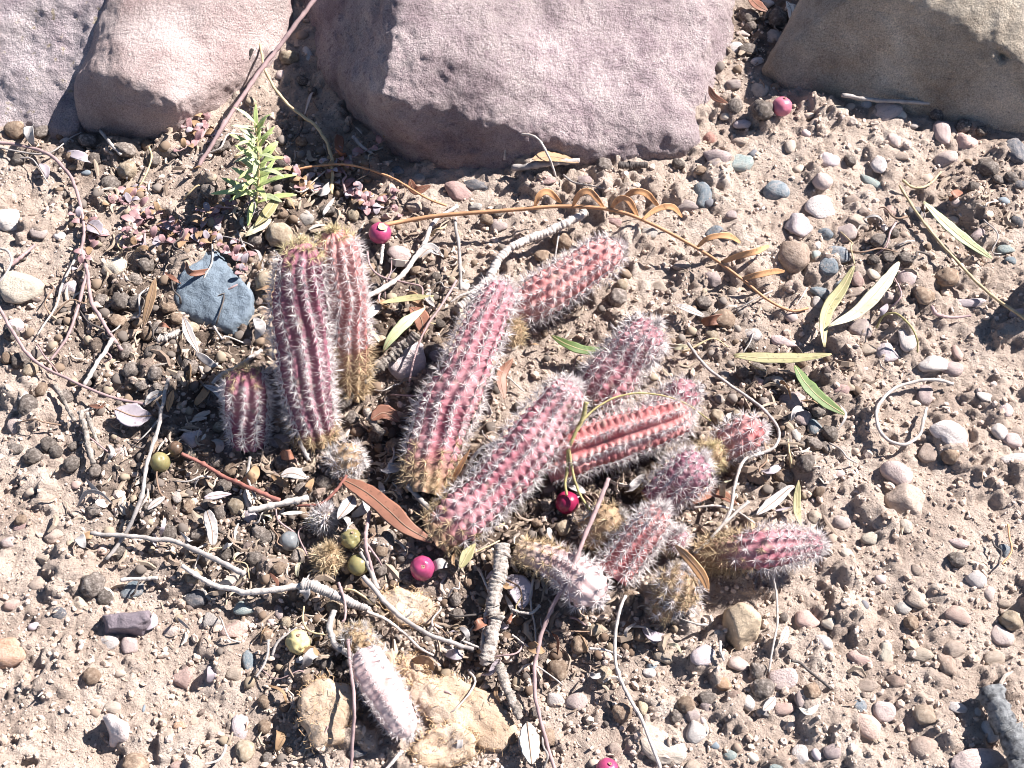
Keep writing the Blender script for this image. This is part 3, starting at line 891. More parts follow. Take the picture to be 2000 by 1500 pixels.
PB = """130 275 30 20 white r 10|272 268 24 14 salmon r 10|167 338 24 12 blue f 0|378 296 20 20 brown r 0|600 105 20 42 white r 15|590 70 26 24 brown r 0|550 146 24 22 pink a 0
775 336 30 26 blue a 0|814 351 34 24 grey a 10|925 362 58 28 slate a -25|892 377 64 46 rose a -20|1390 272 36 32 brick r 0|1402 310 60 42 mauve a -10|1443 320 58 46 teal a 20
1372 380 42 58 blue r 5|1066 352 42 28 rose r 0|1140 352 34 24 mauve r 0|1450 66 34 20 pink f 0|1438 92 34 26 white r 20|1476 121 34 20 white f 10|1430 166 38 32 mauve r 0|1480 178 48 40 cream r -30
1416 226 24 20 cream r 0|1448 242 38 28 lilac r -20|1443 276 38 30 tan r 0|1547 14 30 22 white r 0|1516 76 52 40 grey f -30|1590 20 26 22 white r 0|1500 8 28 20 white f 0|1640 216 50 22 cream f -25
1693 204 28 26 white a 0|1735 216 72 50 pink r 35|1780 246 30 22 grey f 10|1842 260 38 58 pink r 8|1886 278 52 50 salmon a 20|1745 272 32 38 pink r 20|1715 320 36 46 white r 30|1850 312 50 38 pink f 0
1618 313 44 38 lilac f -20|1605 350 40 48 pink a 20|1543 286 22 34 cream r 0|1575 260 20 18 pink r 0|1700 356 54 18 teal f -32|1516 376 56 50 blue r 20|1760 226 22 24 cream a 0
75 456 36 26 pink r 0|116 462 26 20 white a 0|226 521 62 44 cream a -10|137 563 42 36 lilac a 0|235 470 38 28 pink f 10|288 413 28 26 grey r 0|155 698 30 24 tan r 0|175 620 26 20 cream f 0|30 640 40 36 lilac r 0
780 497 46 52 pink r 30|930 406 28 24 grey r 0|810 402 38 32 tan r 0|600 428 36 34 grey r 0|975 442 36 34 mauve r 0|698 552 18 22 slate r 0|850 692 26 32 purple r 0|905 560 26 22 white r 0
1197 434 36 28 rose f 10|1395 454 40 28 blue r 15|1340 402 48 26 mauve r 0|1386 396 24 22 slate r 0|1330 382 28 24 tan r 0|1268 456 34 28 grey r 0|1390 546 36 36 mauve r 20|1470 656 42 28 white r -20
1395 320 30 24 mauve r 0|1605 406 68 52 white a 20|1556 441 62 46 lilac r -20|1610 459 36 30 blue f 0|1650 457 46 44 mauve a 20|1596 478 16 24 white r 0|1594 499 18 20 teal r 0|1636 496 56 38 blue a -10
1615 521 46 42 blue r -20|1676 432 50 40 tan r -20|1740 416 38 32 rose a 0|1785 421 32 46 slate a 10|1768 459 26 22 brown r 0|1695 493 30 14 teal f 5|1705 536 26 30 cream a 0|1776 546 48 48 pink a -20
1675 546 28 34 rose a 0|1672 571 40 24 tan r 0|1602 571 42 28 blue a -25|1735 581 30 28 pink r 0|1597 592 28 30 grey r 0|1681 641 50 48 mauve r 20|1770 664 38 50 white a 20|1732 692 40 58 lilac a 30
1692 682 40 28 tan f 0|1822 712 64 44 white r 20|1856 722 50 32 pink r 0|1530 671 58 32 pink r -20|1640 556 24 18 blue r 0|1965 488 36 26 teal r 0|1910 462 38 34 mauve r 0|1870 690 22 40 salmon f 5
1988 612 42 22 pink r -10|1985 432 26 28 slate r 0|1975 510 28 20 blue r 0|1845 572 16 14 tan r 0|1930 420 24 20 tan r 0|1893 591 66 22 lilac f -5
372 857 46 46 lilac f -20|232 886 46 34 pink f 0|30 832 30 38 pink a 10|46 776 20 32 white r 10|150 946 24 20 salmon r 0|490 1012 32 36 lilac r 10|455 872 42 40 slate a 0|345 968 22 36 grey r 10
548 829 38 28 orange f 0|547 866 46 38 mauve f 0|568 905 28 28 rose r 0|1550 782 60 44 mauve r 20|1640 762 42 26 rose r -10|1562 816 48 36 mauve f -20|1591 836 32 40 blue a 20|1640 926 26 16 pink r 10
1555 851 20 28 white f 5|1802 774 42 50 mauve a -30|1850 848 76 58 white r -20|1812 884 42 44 tan f 0|1752 922 54 60 pink r 30|1950 842 32 42 white r 20|1978 862 44 34 pink r 0|1982 902 66 36 white r 0
1960 800 36 34 pink r 30|1925 776 40 18 white f -20|1880 868 22 26 salmon r 0|1787 790 24 16 cream r 0|1960 1076 28 26 blue r 0|1905 1130 42 40 white f 0|1500 925 18 16 tan r 0|1670 880 20 18 tan r 0
260 1153 54 34 blue a 15|300 1139 26 14 slate f 10|210 1255 48 28 white f 0|255 1262 34 44 pink a 25|115 1196 34 28 slate a -30|155 1182 30 38 tan f 20|65 1223 26 18 lilac f 10
382 1168 54 42 slate r -20|422 1156 34 40 slate f 0|413 1213 42 34 grey a 0|457 1233 64 40 salmon r 0|478 1187 54 28 teal f 10|465 1136 34 28 pink r -10|484 1288 26 52 blue r 20|458 1315 36 32 tan a 0
358 1326 48 42 salmon a 30|335 1232 32 22 pink a 0|233 1316 26 18 tan a 0|220 1383 40 28 cream r -20|185 1391 22 20 brown f 0|349 1418 30 20 orange f -20|324 1436 36 20 tan a 0|468 1420 40 58 lilac a 20|345 1496 30 18 rose r 0
280 1384 8 16 blue r 0|545 1196 20 32 mauve f 20|785 1286 34 22 grey r 0|700 1470 42 26 slate a 0|590 1290 26 18 white f 0|530 1215 20 16 pink r 0
1083 1366 42 28 white r -10|1125 1372 48 38 pink r 0|1255 1380 22 38 yellow r 5|1415 1336 36 26 orange r -20|1460 1370 38 36 white r 0|1360 1430 48 46 white r 20|1440 1296 48 30 pink a -20|1372 1280 52 42 lilac r 0
1300 1282 48 32 tan f 10|1200 1466 30 32 tan r 0|1396 1456 22 18 blue f 0|1372 1406 16 16 lilac r 0|1275 1300 26 18 blue f 0|1268 1315 28 22 white r 0|1380 1380 34 30 mauve r 0|1432 1360 30 28 brown r 0
1352 1398 32 26 mauve r 0|1160 1490 26 20 tan r 0|1425 1475 30 20 teal f 0|1440 1462 18 22 brown r 0|1355 1500 40 30 tan r 0|1470 1480 26 22 cream r 0
1532 1326 66 50 pink a -10|1562 1362 22 44 mauve r 0|1530 1382 46 30 salmon r 10|1565 1477 38 46 white r 20|1596 1474 22 26 lilac r 0|1626 1466 38 34 mauve r 20|1692 1417 52 64 salmon r 35|1677 1380 32 30 blue r 0
1726 1387 46 46 pink r 20|1806 1396 50 38 brown r 0|1870 1382 40 24 white a 0|1806 1462 60 46 tan r 0|1690 1342 54 30 tan f 0|1750 1332 46 34 brown a 0|1730 1275 30 44 cream f 0|1790 1168 56 40 tan r -25|1766 1189 36 28 grey a -20
1956 1240 50 52 pink a -35|1935 1430 48 42 white r -35|1908 1390 16 18 grey r 0|1872 1200 54 40 salmon r -20|1607 1256 40 30 white r -30|1578 1212 52 40 salmon r -10|1618 1218 30 26 cream a 0|1862 1272 52 40 tan r 20
1795 1280 56 30 tan f 0|1775 1255 30 24 yellow r 0|1680 1288 52 30 salmon f -15|1960 1180 30 22 tan a 0|1930 1160 24 30 pink r 0|1500 1390 50 22 grey f 10|1850 1300 36 50 brown r 20|1940 1285 46 32 tan r 0|1520 1500 40 20 teal r 0|1935 1155 20 24 rose a 0
60 960 24 20 tan r 0|105 1048 40 30 tan r 0|40 1030 34 30 rose r 0|20 1060 40 26 pink r 0|85 1090 34 28 tan r 0|170 1090 36 30 tan f 0|200 1075 24 26 salmon r 0|70 1140 40 30 tan r 0|25 1180 30 24 salmon r 0
1640 1020 44 30 pink r 0|1655 1085 36 30 cream r -20|1590 1010 34 28 tan r 0|1625 1055 26 24 brown r 0|1700 1050 40 30 cream r 20|1770 1030 30 34 cream r 20|1790 1115 26 30 tan r 0|1875 1060 44 24 pink r -20|1720 1130 24 20 mauve r 0|1688 1180 20 24 slate r 0
1660 210 24 18 tan r 0|1580 225 22 16 tan r 0|1560 330 26 22 tan r 0|1660 390 30 22 tan r 0|1760 305 34 26 tan r -20|1810 350 26 24 tan r 0|1870 395 30 22 pink r 0|1960 395 26 22 blue r 0|1990 360 28 24 slate r 0|1860 430 24 20 tan r 0|1820 500 22 20 tan r 0
1500 600 34 28 tan r 0|1545 560 30 26 tan r 0|1430 570 30 24 tan r 0|1330 520 40 26 tan f -20|1290 560 36 26 tan r 0|1480 470 28 20 tan r 0|1430 420 30 22 mauve r 0|1470 300 24 20 slate r 0|1545 620 26 24 mauve r 0|1520 745 36 30 grey r 0|1480 745 24 20 rose r 0"""
SMALL = []
for it in PB.replace('\n', '|').split('|'):
    t = it.split()
    if max(float(t[2]), float(t[3])) < 27:
        SMALL.append((t, stone(*[float(x) for x in t[:4]], t[4], t[5], float(t[6]))))
        ITEMS.pop()
    else:
        stone(*[float(x) for x in t[:4]], t[4], t[5], float(t[6]))
def merge(objs, name, label, cat):
    V, F, MI, ms, off = [], [], [], [], 0
    bpy.context.view_layer.update()
    for o in objs:
        me = o.data
        n = len(me.vertices)
        co = np.zeros(n * 3); me.vertices.foreach_get('co', co)
        M = np.array(o.matrix_basis)
        V.append(co.reshape(-1, 3) @ M[:3, :3].T + M[:3, 3])
        fi = np.zeros(len(me.polygons) * 3, np.int32); me.polygons.foreach_get('vertices', fi)
        F.append(fi.reshape(-1, 3) + off)
        off += n
        m = me.materials[0]
        if m not in ms:
            ms.append(m)
        MI += [ms.index(m)] * len(me.polygons)
    me = fast_mesh(name, np.vstack(V), np.vstack(F))
    for m in ms:
        me.materials.append(m)
    me.polygons.foreach_set('material_index', MI)
    for o in objs:
        bpy.data.objects.remove(o)
    tag(obj(name, me), label, cat, None, 'stuff')
merge([o for t, o in SMALL], 'tiny_pebbles', 'tiny stray pebbles scattered between the larger ones', 'gravel')

# ------------------------------------------------------------------ dry clods and droppings
def clod_mesh(seed, sub=3):
    d, f = ICO[sub]
    v = d * (1 + 0.28 * fbm(d * 1.5, 2, seed) + 0.34 * (0.5 - np.abs(fbm(d * 2.8, 3, seed + 4))) + 0.10 * fbm(d * 8, 2, seed + 9))[:, None]
    return v / np.abs(v).max(0), f
CV = [clod_mesh(300 + 11 * i) for i in range(12)]
CVS = [clod_mesh(300 + 11 * i, 2) for i in range(12)]
CLS = [[mesh('clod', v, f, m) for v, f in CVS] for m in M_clod]
CLM = [[mesh('clod', v, f, m) for v, f in CV] for m in M_clod]
def clod(px, py, w_, h_=None, tone=0, label=None):
    h_ = h_ or w_ * random.uniform(.8, 1.05)
    g = G(px, py, 0, .003)
    k = mpp(g)
    c = random.uniform(.6, .9) * min(w_, h_)
    o = obj('clod', random.choice((CLS if w_ < 27 else CLM)[tone]), loc=G(px, py, c * k / 2 * .45, .003))
    o.scale = (w_ * k / 2, h_ * k / 2, c * k / 2)
    o.rotation_euler = (random.uniform(-.5, .5), random.uniform(-.5, .5), random.uniform(0, 6.28) if abs(w_ - h_) < 7 else random.uniform(-.3, .3))
    tag(o, label, 'clod', 'dry crumbly clods among the litter')
    USED.append((px, py, max(w_, h_) * .5))
    if not label:
        ITEMS.append((o, px, py, max(w_, h_), ('dark grey', 'brown', 'straw coloured')[tone], random.choice(['wrinkled', 'crumbly', 'rough']), 'clod'))
    return o
CB = """30 254 40 1|80 258 40 0|117 263 22 1|175 276 44 0|185 311 34 0|245 292 44 0|300 312 34 0|35 312 38 0|140 306 26 1|249 332 46 2|215 359 42 0|430 286 44 0|565 112 40 2|590 157 26 0|610 178 24 0
1180 323 34 0|1325 321 30 0|1368 332 28 1|1462 32 42 0|1465 52 30 0|1460 97 42 0|1436 206 38 0|1490 216 46 0|1520 36 44 0|1565 30 38 0|1550 62 46 0|1510 112 34 0|1497 213 30 0|1830 223 34 0|1881 246 34 0|1917 256 28 0|1660 313 32 0|1930 326 46 0|1900 366 30 0|1975 346 30 0|1950 350 26 0
235 590 40 0|266 592 38 0|230 626 36 1|265 546 32 0|286 516 34 0|330 601 32 1|345 622 28 1|310 641 36 0|371 641 38 2|291 651 36 1|300 691 42 0|245 686 38 0|257 722 38 0|302 728 34 0|370 716 40 0|350 737 30 0|20 652 34 0|40 706 40 0|60 722 36 2|15 700 28 1
570 396 28 2|640 411 38 0|545 457 58 2|520 546 48 2|525 582 34 1|975 411 32 0|740 400 30 1|700 400 34 1|950 430 30 1|640 360 30 1|690 420 28 2
1205 581 44 0|1375 591 34 0|1415 622 50 1|1375 618 28 0|1450 726 30 0|1482 722 34 0|1463 672 32 0|1215 556 26 2|1100 470 40 1|1060 500 36 1
1720 471 46 0|1706 509 30 0|1735 501 32 0|1770 506 34 0|1805 577 46 1|1850 541 50 1|1745 455 24 0
335 842 42 0|340 881 30 1|450 919 36 1|435 951 38 0|465 986 42 2|430 1001 34 0|185 996 32 0|235 1077 36 0|440 1081 38 0|390 1046 42 0|330 1041 36 0|55 792 42 0|80 762 34 1|30 876 32 0|65 891 38 0|95 868 36 0|145 871 28 0|140 906 36 0|110 882 30 0|40 1016 28 1|370 990 30 1|420 900 30 0|295 830 34 0
540 956 32 0|630 946 40 0|590 957 34 0|550 902 36 0|685 816 38 0|505 1040 36 0|520 1050 40 0|545 1110 30 1|580 1090 34 0|460 1050 30 0|500 1090 36 0|760 1050 32 0|770 870 36 1|735 850 34 0|660 845 32 0|745 1075 30 1|740 1110 36 0|795 1130 30 0
1235 951 36 2|1070 986 34 0|1100 1030 36 2|1050 1020 28 1|1045 955 36 0|1290 890 34 0|1250 920 30 0
1595 801 36 0|1620 846 38 0|1590 866 34 0|1614 873 32 0|1573 906 42 0|1531 931 40 1|1545 900 26 1|1855 890 36 1|1870 1092 40 0|1540 870 30 0|1525 955 30 0|1600 960 26 1
180 1143 52 0|205 1169 36 0|180 1321 40 1|478 1466 46 2|265 1492 54 1|640 1297 36 0|635 1322 34 0|560 1216 30 2|525 1240 28 1|625 1290 26 0|600 1330 30 1|515 1370 32 1
1215 1391 42 1|1340 1376 38 1|1382 1366 44 0|1490 1346 48 0|1480 1311 38 0|1320 1400 30 0|1585 1350 36 1|1780 1216 36 1|1975 1211 44 2|1090 1310 46 1|1130 1260 40 1|1160 1230 34 2|1250 1240 36 1|1070 1440 40 1|1180 1320 36 2"""
for it in CB.replace('\n', '|').split('|'):
    t = [int(x) for x in it.split()]
    clod(t[0], t[1], t[2], None, t[3])

# boulder footprints, kept free of loose things
def inpoly(x, y, pl):
    c = False
    for (x1, y1), (x2, y2) in zip(pl, pl[1:] + pl[:1]):
        if (y1 > y) != (y2 > y) and x < (x2 - x1) * (y - y1) / (y2 - y1) + x1:
            c = not c
    return c
FOOT = [[(-400, 262), (60, 258), (146, 268), (235, 278), (300, 272), (395, 244), (462, 198), (548, 116), (582, 30), (600, -500), (-400, -500)],
        [(598, 0), (608, 130), (642, 198), (715, 272), (800, 322), (885, 358), (1000, 346), (1130, 328), (1240, 334), (1358, 304), (1388, 190), (1440, 0), (1480, -500), (590, -500)],
        [(1478, 140), (1550, 194), (1660, 212), (1850, 244), (1930, 280), (2200, 310), (2200, -500), (1600, -500), (1640, -10)]]
def free(px, py, r, gap=.8, stems=True):
    if any(inpoly(px, py, f) for f in FOOT):
        return False
    for x, y, q_ in USED:
        if abs(x - px) < 120 and (x - px) ** 2 + (y - py) ** 2 < ((r + q_) * gap) ** 2:
            return False
    if stems:
        for x, y, q_ in AXES:
            if (x - px) ** 2 + (y - py) ** 2 < (r * .5 + q_ * .95) ** 2:
                return False
    return True
tries = 0
nc = 0
while nc < 62 and tries < 20000:
    tries += 1
    px, py = random.uniform(10, 1990), random.uniform(10, 1490)
    if random.random() > float(litter(np.array([px]), np.array([py]))[0]) ** 2:
        continue
    s = random.uniform(22, 38)
    if not free(px, py, s / 2, .92):
        continue
    clod(px, py, s, None, random.choice([0, 0, 0, 1, 1, 2]))
    nc += 1

small = []
tries = 0
while len(small) < 420 and tries < 60000:
    tries += 1
    px, py = random.uniform(10, 1990), random.uniform(10, 1490)
    if random.random() > float(litter(np.array([px]), np.array([py]))[0]) ** 1.6:
        continue
    s = random.uniform(14, 27)
    if not free(px, py, s / 2, .85):
        continue
    small.append(clod(px, py, s, None, random.choice([0, 0, 1, 1, 2])))
    ITEMS.pop()
merge(small, 'clod_crumbs', 'small dry clod crumbs lying thick among the litter', 'clods')

# ------------------------------------------------------------------ twigs
def path(pts, lift, n):
    q_ = []
    for p in pts:
        l = (p[2] * 0.001) if len(p) > 2 else lift
        q_.append(G(p[0], p[1], l, .006))
    return smooth(np.array(q_), n)
def twig_mesh(pts, w0, w1, m, lift=0.0032, rough=.34, n=None, sides=7, knots=0, flatten=1.0):
    n = n or max(8, (22 if w0 > 15 else 9) * len(pts))
    sides = max(sides, 13) if w0 > 15 else sides
    c = path(pts, lift, n)
    k = mpp(c[n // 2])
    r = np.linspace(w0, w1, n) * k / 2 * .88
    r = r * (1 + .08 * np.sin(np.arange(n) * 1.7 + random.random() * 6))
    if w0 > 15:
        ck = vn(np.stack([np.arange(n) * .9, np.zeros(n), np.full(n, random.random() * 50)], 1), 3)
        r = r * (1 + .025 * ck)
    for q_ in range(knots):
        r[random.randint(1, n - 2)] *= 1.3
    j = fbm(c / 0.006, 2, random.randint(0, 999)), fbm(c / 0.006 + 40, 2, random.randint(0, 999))
    c = c + np.stack([j[0], j[1], 0 * j[0]], 1) * r[:, None] * .55
    v, f = sweep(c, r, r * flatten, None, sides, rough * (1.25 if w0 > 15 else 1), random.randint(0, 999))
    base = c[0].copy()
    return v, f, base
def twig(label, pts, w0, w1=None, m='grey', lift=3.2, name='twig', group='dry twigs and stalks on the soil', branches=(), knots=2, **k):
    w1 = w0 * .7 if w1 is None else w1
    v, f, base = twig_mesh(pts, w0, w1, m, lift * .001, knots=knots, **k)
    o = obj(name, mesh(name, v - base, f, TW[m]), loc=base)
    tag(o, label, {'twig': 'twig', 'stick': 'stick', 'straw': 'straw', 'log': 'log', 'stalk': 'stalk'}[name], group)
    for br in branches:
        v, f, b2 = twig_mesh(br[0], br[1], br[1] * .6, m, lift * .001)
        obj('branch', mesh('branch', v - base, f, TW[m]), o)
    return o
twig('thin grey twig curving down from the photo edge below the purple grey boulder', [(-10, 277), (60, 288), (105, 308), (140, 350), (158, 405), (164, 455), (158, 492)], 8, 7, 'mauve', 5)
twig('short grey twig piece lying against the undercut of the smooth boulder', [(196, 256), (214, 278), (236, 302)], 8, 7, 'grey', 4)
twig('second faint twig beside the thin grey twig at the photo edge', [(-5, 287), (60, 300), (100, 297), (140, 268), (160, 258)], 4, 3, 'grey', 4)
twig('forked mauve twig above the cream white stone', [(160, 488), (170, 530), (178, 585), (198, 625), (238, 684)], 9, 8, 'mauve', 5,
     branches=[([(171, 528, 5), (150, 610, 4), (130, 660, 3), (98, 704, 2)], 9)])
twig('pale twig running off from the fork towards the clods', [(152, 495), (120, 560), (108, 600), (72, 655)], 6, 4, 'pale', 3)
twig('long reddish mauve stalk leaning between the two pink boulders', [(622, -12, 30), (575, 52, 24), (545, 92, 20), (484, 172, 16), (430, 255, 9), (386, 326, 2)], 11, 9, 'mauve', 5, 'stalk', knots=3)
twig('short dark twig stuck against the smooth pink boulder', [(494, 95, 14), (478, 130, 9), (462, 160, 4)], 8, 6, 'dark', 5)
twig('curved yellow straw hanging beside the green seedling', [(508, 86, 12), (520, 142, 12), (558, 200, 11), (622, 252, 9), (648, 312, 6), (648, 378, 3)], 6, 8, 'straw', 5, 'straw')
twig('small dead grey twig in the shade of the middle boulder', [(690, 266, 5), (705, 284, 4), (727, 300, 2)], 9, 7, 'pale', 4)
twig('tiny dead twig stub in the boulder shade', [(683, 304, 4), (686, 318, 3), (690, 330, 1)], 8, 6, 'grey', 3)
twig('thin red runner stalk below the middle boulder', [(575, 332), (620, 324), (682, 322), (760, 345), (832, 386), (872, 402)], 5, 5, 'orange', 6, 'stalk')
twig('grey stick with a hooked wire like stem at the foot of the middle boulder', [(1000, 328), (1060, 322), (1132, 314)], 15, 12, 'grey', 4, 'stick')
twig('looped pale stem arching over the foot of the middle boulder', [(985, 312, 3), (990, 278, 12), (1012, 262, 16), (1048, 270, 16), (1072, 306, 12), (1086, 346, 3)], 6, 5, 'pale', 4)
twig('thin grey root trailing towards the pebbles from the looped stem', [(1100, 342), (1120, 356), (1150, 362), (1180, 368)], 5, 3, 'grey', 3)
twig('slate coloured bark piece under the middle boulder edge', [(1210, 323), (1235, 321), (1262, 322)], 16, 13, 'dark', 3)
twig('pale stick lying along the foot of the cream topped boulder', [(1645, 186, 8), (1700, 194, 7), (1790, 200, 6), (1896, 205, 5)], 9, 8, 'grey', 5, 'stick')
twig('curled yellow straw among the pebbles near the cream topped boulder', [(1762, 352), (1785, 366), (1812, 362), (1838, 336)], 6, 4, 'straw', 4, 'straw')
twig('thin looped twig at the photo edge over the cream stone', [(-5, 484), (16, 490), (22, 512), (8, 540), (-8, 556)], 6, 5, 'grey', 5)
twig('small pinkish grey twig between the edge stones', [(22, 518), (48, 496), (68, 478)], 9, 6, 'mauve', 4)
twig('long dark bent twig crossing from the photo edge to the leaf litter', [(-8, 592), (30, 655), (62, 700), (108, 728), (160, 752), (215, 775), (285, 790)], 8, 6, 'mauve', 6)
twig('white splinter stick among the clods', [(220, 661), (192, 706), (163, 752)], 10, 9, 'pale', 6, 'stick')
twig('broken pale wood chip beside the blue grey stone', [(312, 661), (332, 655), (352, 648)], 16, 14, 'pale', 5, 'stick')
twig('bluish pale stick behind the short stubby cactus', [(512, 684), (470, 712), (430, 735), (415, 748)], 10, 9, 'pale', 6, 'stick')
twig('knotted pale stick below the upper magenta berry', [(895, 402), (848, 432), (832, 470), (808, 508), (780, 542), (735, 570), (706, 580)], 10, 12, 'pale', 7, 'stick', knots=4)
twig('short white stem stub below the upper magenta berry', [(748, 478), (746, 498), (744, 516)], 8, 7, 'pale', 5)
twig('thick pale forked stick pointing at the orange frond', [(1146, 414, 8), (1105, 436, 9), (1055, 458, 9), (1000, 482, 9), (975, 508, 9), (955, 540, 8), (925, 572, 8), (895, 602, 5)], 19, 17, 'pale', 8, 'stick', knots=3,
     branches=[([(930, 566, 9), (905, 575, 9), (880, 590, 6)], 8)])
twig('upright thin pale stalk behind the thick pale stick', [(889, 430), (897, 490), (900, 566)], 8, 7, 'grey', 9, 'stalk')
twig('thin curved twig between the two pale sticks', [(718, 492), (724, 520), (745, 540), (790, 552), (822, 560), (826, 582)], 5, 4, 'mauve', 7)
twig('thin dead stem crossing the barky stick', [(892, 548), (860, 600), (832, 640), (812, 690), (800, 745)], 6, 4, 'mauve', 11)
twig('rough ringed bark stick beside the lilac stone', [(816, 652, 13), (775, 686, 10), (738, 716, 8), (700, 752, 6), (668, 792, 4)], 21, 25, 'bark', 7, 'stick', rough=.4, sides=10, knots=5)
twig('dark bent twig beyond the bristly pink stem', [(1342, 670), (1372, 708), (1425, 752), (1470, 782), (1502, 812), (1522, 842), (1514, 872), (1486, 886)], 7, 7, 'grey', 7)
twig('long thin tan stalk crossing to the photo edge past the speckled leaf', [(1756, 362), (1800, 430), (1860, 500), (1930, 572), (2010, 628)], 6, 7, 'straw', 5, 'stalk')
twig('small olive tendril curved over the pebbles', [(1712, 640, 3), (1725, 618, 8), (1750, 612, 10), (1778, 636, 9), (1790, 662, 6), (1792, 688, 3)], 5, 4, 'olive', 4)
twig('flattened grey twig near the edge shadow', [(1820, 598), (1832, 615), (1860, 620), (1896, 617)], 9, 5, 'mauve', 3)
twig('thin white thread among the clods by the forked olive leaves', [(1576, 562), (1566, 580), (1555, 596)], 4, 3, 'pale', 5)
twig('long straight grey reed left of the olive berry', [(328, 738, 8), (310, 830, 8), (288, 905, 8), (274, 975, 6), (240, 1050, 4), (208, 1092, 2)], 9, 9, 'grey', 6, 'stalk')
twig('curved grey stick below the long straight reed', [(176, 1042), (232, 1046), (300, 1052), (345, 1058), (410, 1088), (478, 1122)], 9, 13, 'grey', 6, 'stick', knots=3)
twig('split rotten wood stake with two pale fibres', [(158, 806), (170, 852), (182, 904)], 13, 12, 'bark', 5, 'stick', branches=[([(172, 806, 5), (184, 850, 5), (194, 876, 4)], 12)])
twig('grey brown stake next to the split rotten wood', [(108, 752), (126, 784), (146, 822)], 11, 9, 'bark', 5, 'stick')
twig('short pale twig between clods above the split wood', [(152, 806), (176, 798), (200, 792)], 7, 5, 'pale', 5)
twig('red brown leaf stalk slanting below the olive berry', [(355, 886), (398, 908), (440, 932), (490, 955), (548, 978)], 8, 11, 'red', 7, 'stalk')
twig('bluish grey bent stick at the foot of the standing pair', [(569, 822), (584, 860), (602, 898)], 11, 9, 'grey', 7, 'stick')
twig('pale bone like stick in front of the white tufted pup', [(484, 998), (540, 985), (602, 970)], 14, 15, 'pale', 6, 'stick')
twig('red curled petiole joining the big rust leaf', [(676, 928, 10), (656, 958, 9), (625, 984, 7), (580, 988, 5)], 8, 6, 'red', 7, 'stalk')
twig('thin vertical stalk by the short stubby cactus', [(488, 892), (484, 930), (500, 975)], 7, 6, 'grey', 6, 'stalk')
twig('brown forked twig above the lower magenta berry', [(722, 1000), (714, 1056), (722, 1100), (732, 1132)], 10, 8, 'mauve', 6, branches=[([(716, 1062, 6), (736, 1088, 6), (745, 1104, 4)], 6)])
twig('pale splint beside the olive berry', [(704, 1078), (720, 1108), (738, 1150)], 10, 12, 'pale', 6, 'stick')
twig('rotten pale stub below the long leaning stem', [(795, 948), (816, 972), (842, 996)], 13, 12, 'grey', 6, 'stick')
twig('blunt grey stick stub under the rust scrap', [(716, 800), (732, 826), (748, 848)], 17, 19, 'bark', 6, 'stick')
twig('green grey forked twig leaning on the longest stem', [(988, 858, 16), (962, 868, 15), (938, 878, 13), (912, 912, 10), (892, 955, 5)], 9, 10, 'grey', 9)
twig('thick grey bark stick lower part bent beyond the tan slab', [(972, 1300, 8), (988, 1345, 6), (1015, 1402, 4)], 24, 18, 'bark', 6, 'stick', sides=9, rough=.35)
twig('big pale cracked bark stick standing out below the longest stem', [(978, 1066, 9), (972, 1130, 9), (966, 1190, 8), (958, 1250, 7), (952, 1296, 5)], 33, 30, 'palebark', 8, 'stick', rough=.3, sides=11, knots=4)
twig('slim stick alongside the big pale cracked bark stick', [(952, 1190, 6), (946, 1230, 6), (938, 1285, 4)], 13, 10, 'grey', 6, 'stick')
twig('olive green berry stem arching over the ribbed coral stem', [(1146, 786, 30), (1138, 815, 27), (1122, 850, 23), (1110, 880, 19), (1108, 918, 15), (1104, 944, 13), (1108, 968, 12)], 11, 6, 'olive', 12, 'stalk',
     branches=[([(1133, 826, 26), (1165, 796, 26), (1205, 775, 26), (1262, 768, 25), (1330, 784, 22), (1388, 822, 14)], 5), ([(1112, 880, 19), (1120, 930, 15), (1138, 975, 12), (1170, 1010, 9), (1235, 1048, 6)], 7)])
twig('long pale stalk crossing in front of the dead stump down to the photo foot', [(1188, 934, 18), (1166, 990, 17), (1138, 1060, 18), (1112, 1125, 17), (1072, 1200, 12), (1049, 1275, 8), (1045, 1350, 6), (1058, 1420, 5), (1085, 1510, 4)], 11, 8, 'mauve', 9, 'stalk')
twig('pale forked stalk between bristly stem and outward lying stem', [(1490, 884, 8), (1452, 900, 11), (1436, 950, 12), (1424, 1005, 12), (1396, 1042, 11), (1358, 1082, 8)], 8, 7, 'pale', 9, 'stalk', branches=[([(1462, 980, 10), (1430, 1008, 11), (1398, 1040, 11)], 9)])
twig('thin white stem behind the forked stalk', [(1355, 991, 7), (1400, 988, 9), (1440, 1000, 8), (1474, 1022, 5)], 6, 5, 'pale', 7)
twig('coiled ring of pale twig on bare soil', [(1862, 750, 3), (1830, 742, 5), (1785, 746, 5), (1742, 762, 5), (1714, 795, 5), (1714, 832, 5), (1734, 860, 5), (1768, 868, 5), (1794, 852, 5), (1803, 825, 5), (1810, 796, 3)], 8, 7, 'pale', 4)
twig('thin orange stem at the far side of bare soil', [(1968, 1024), (1972, 1052), (1975, 1078), (1958, 1102)], 5, 4, 'orange', 4)
twig('short dark twig beside the thin orange stem', [(1938, 1054), (1944, 1068), (1956, 1078), (1950, 1100)], 5, 4, 'dark', 3)
twig('pale knobbly root stick above the teal pebble', [(354, 1106), (392, 1128), (430, 1146), (480, 1156), (530, 1152), (592, 1143), (612, 1142)], 11, 15, 'pale', 6, 'stick', knots=4)
twig('thick grey knee of the root stick', [(590, 1138, 7), (615, 1146, 7), (650, 1160, 7), (690, 1178, 6), (722, 1192, 4)], 26, 15, 'grey', 7, 'stick', knots=2, rough=.3)
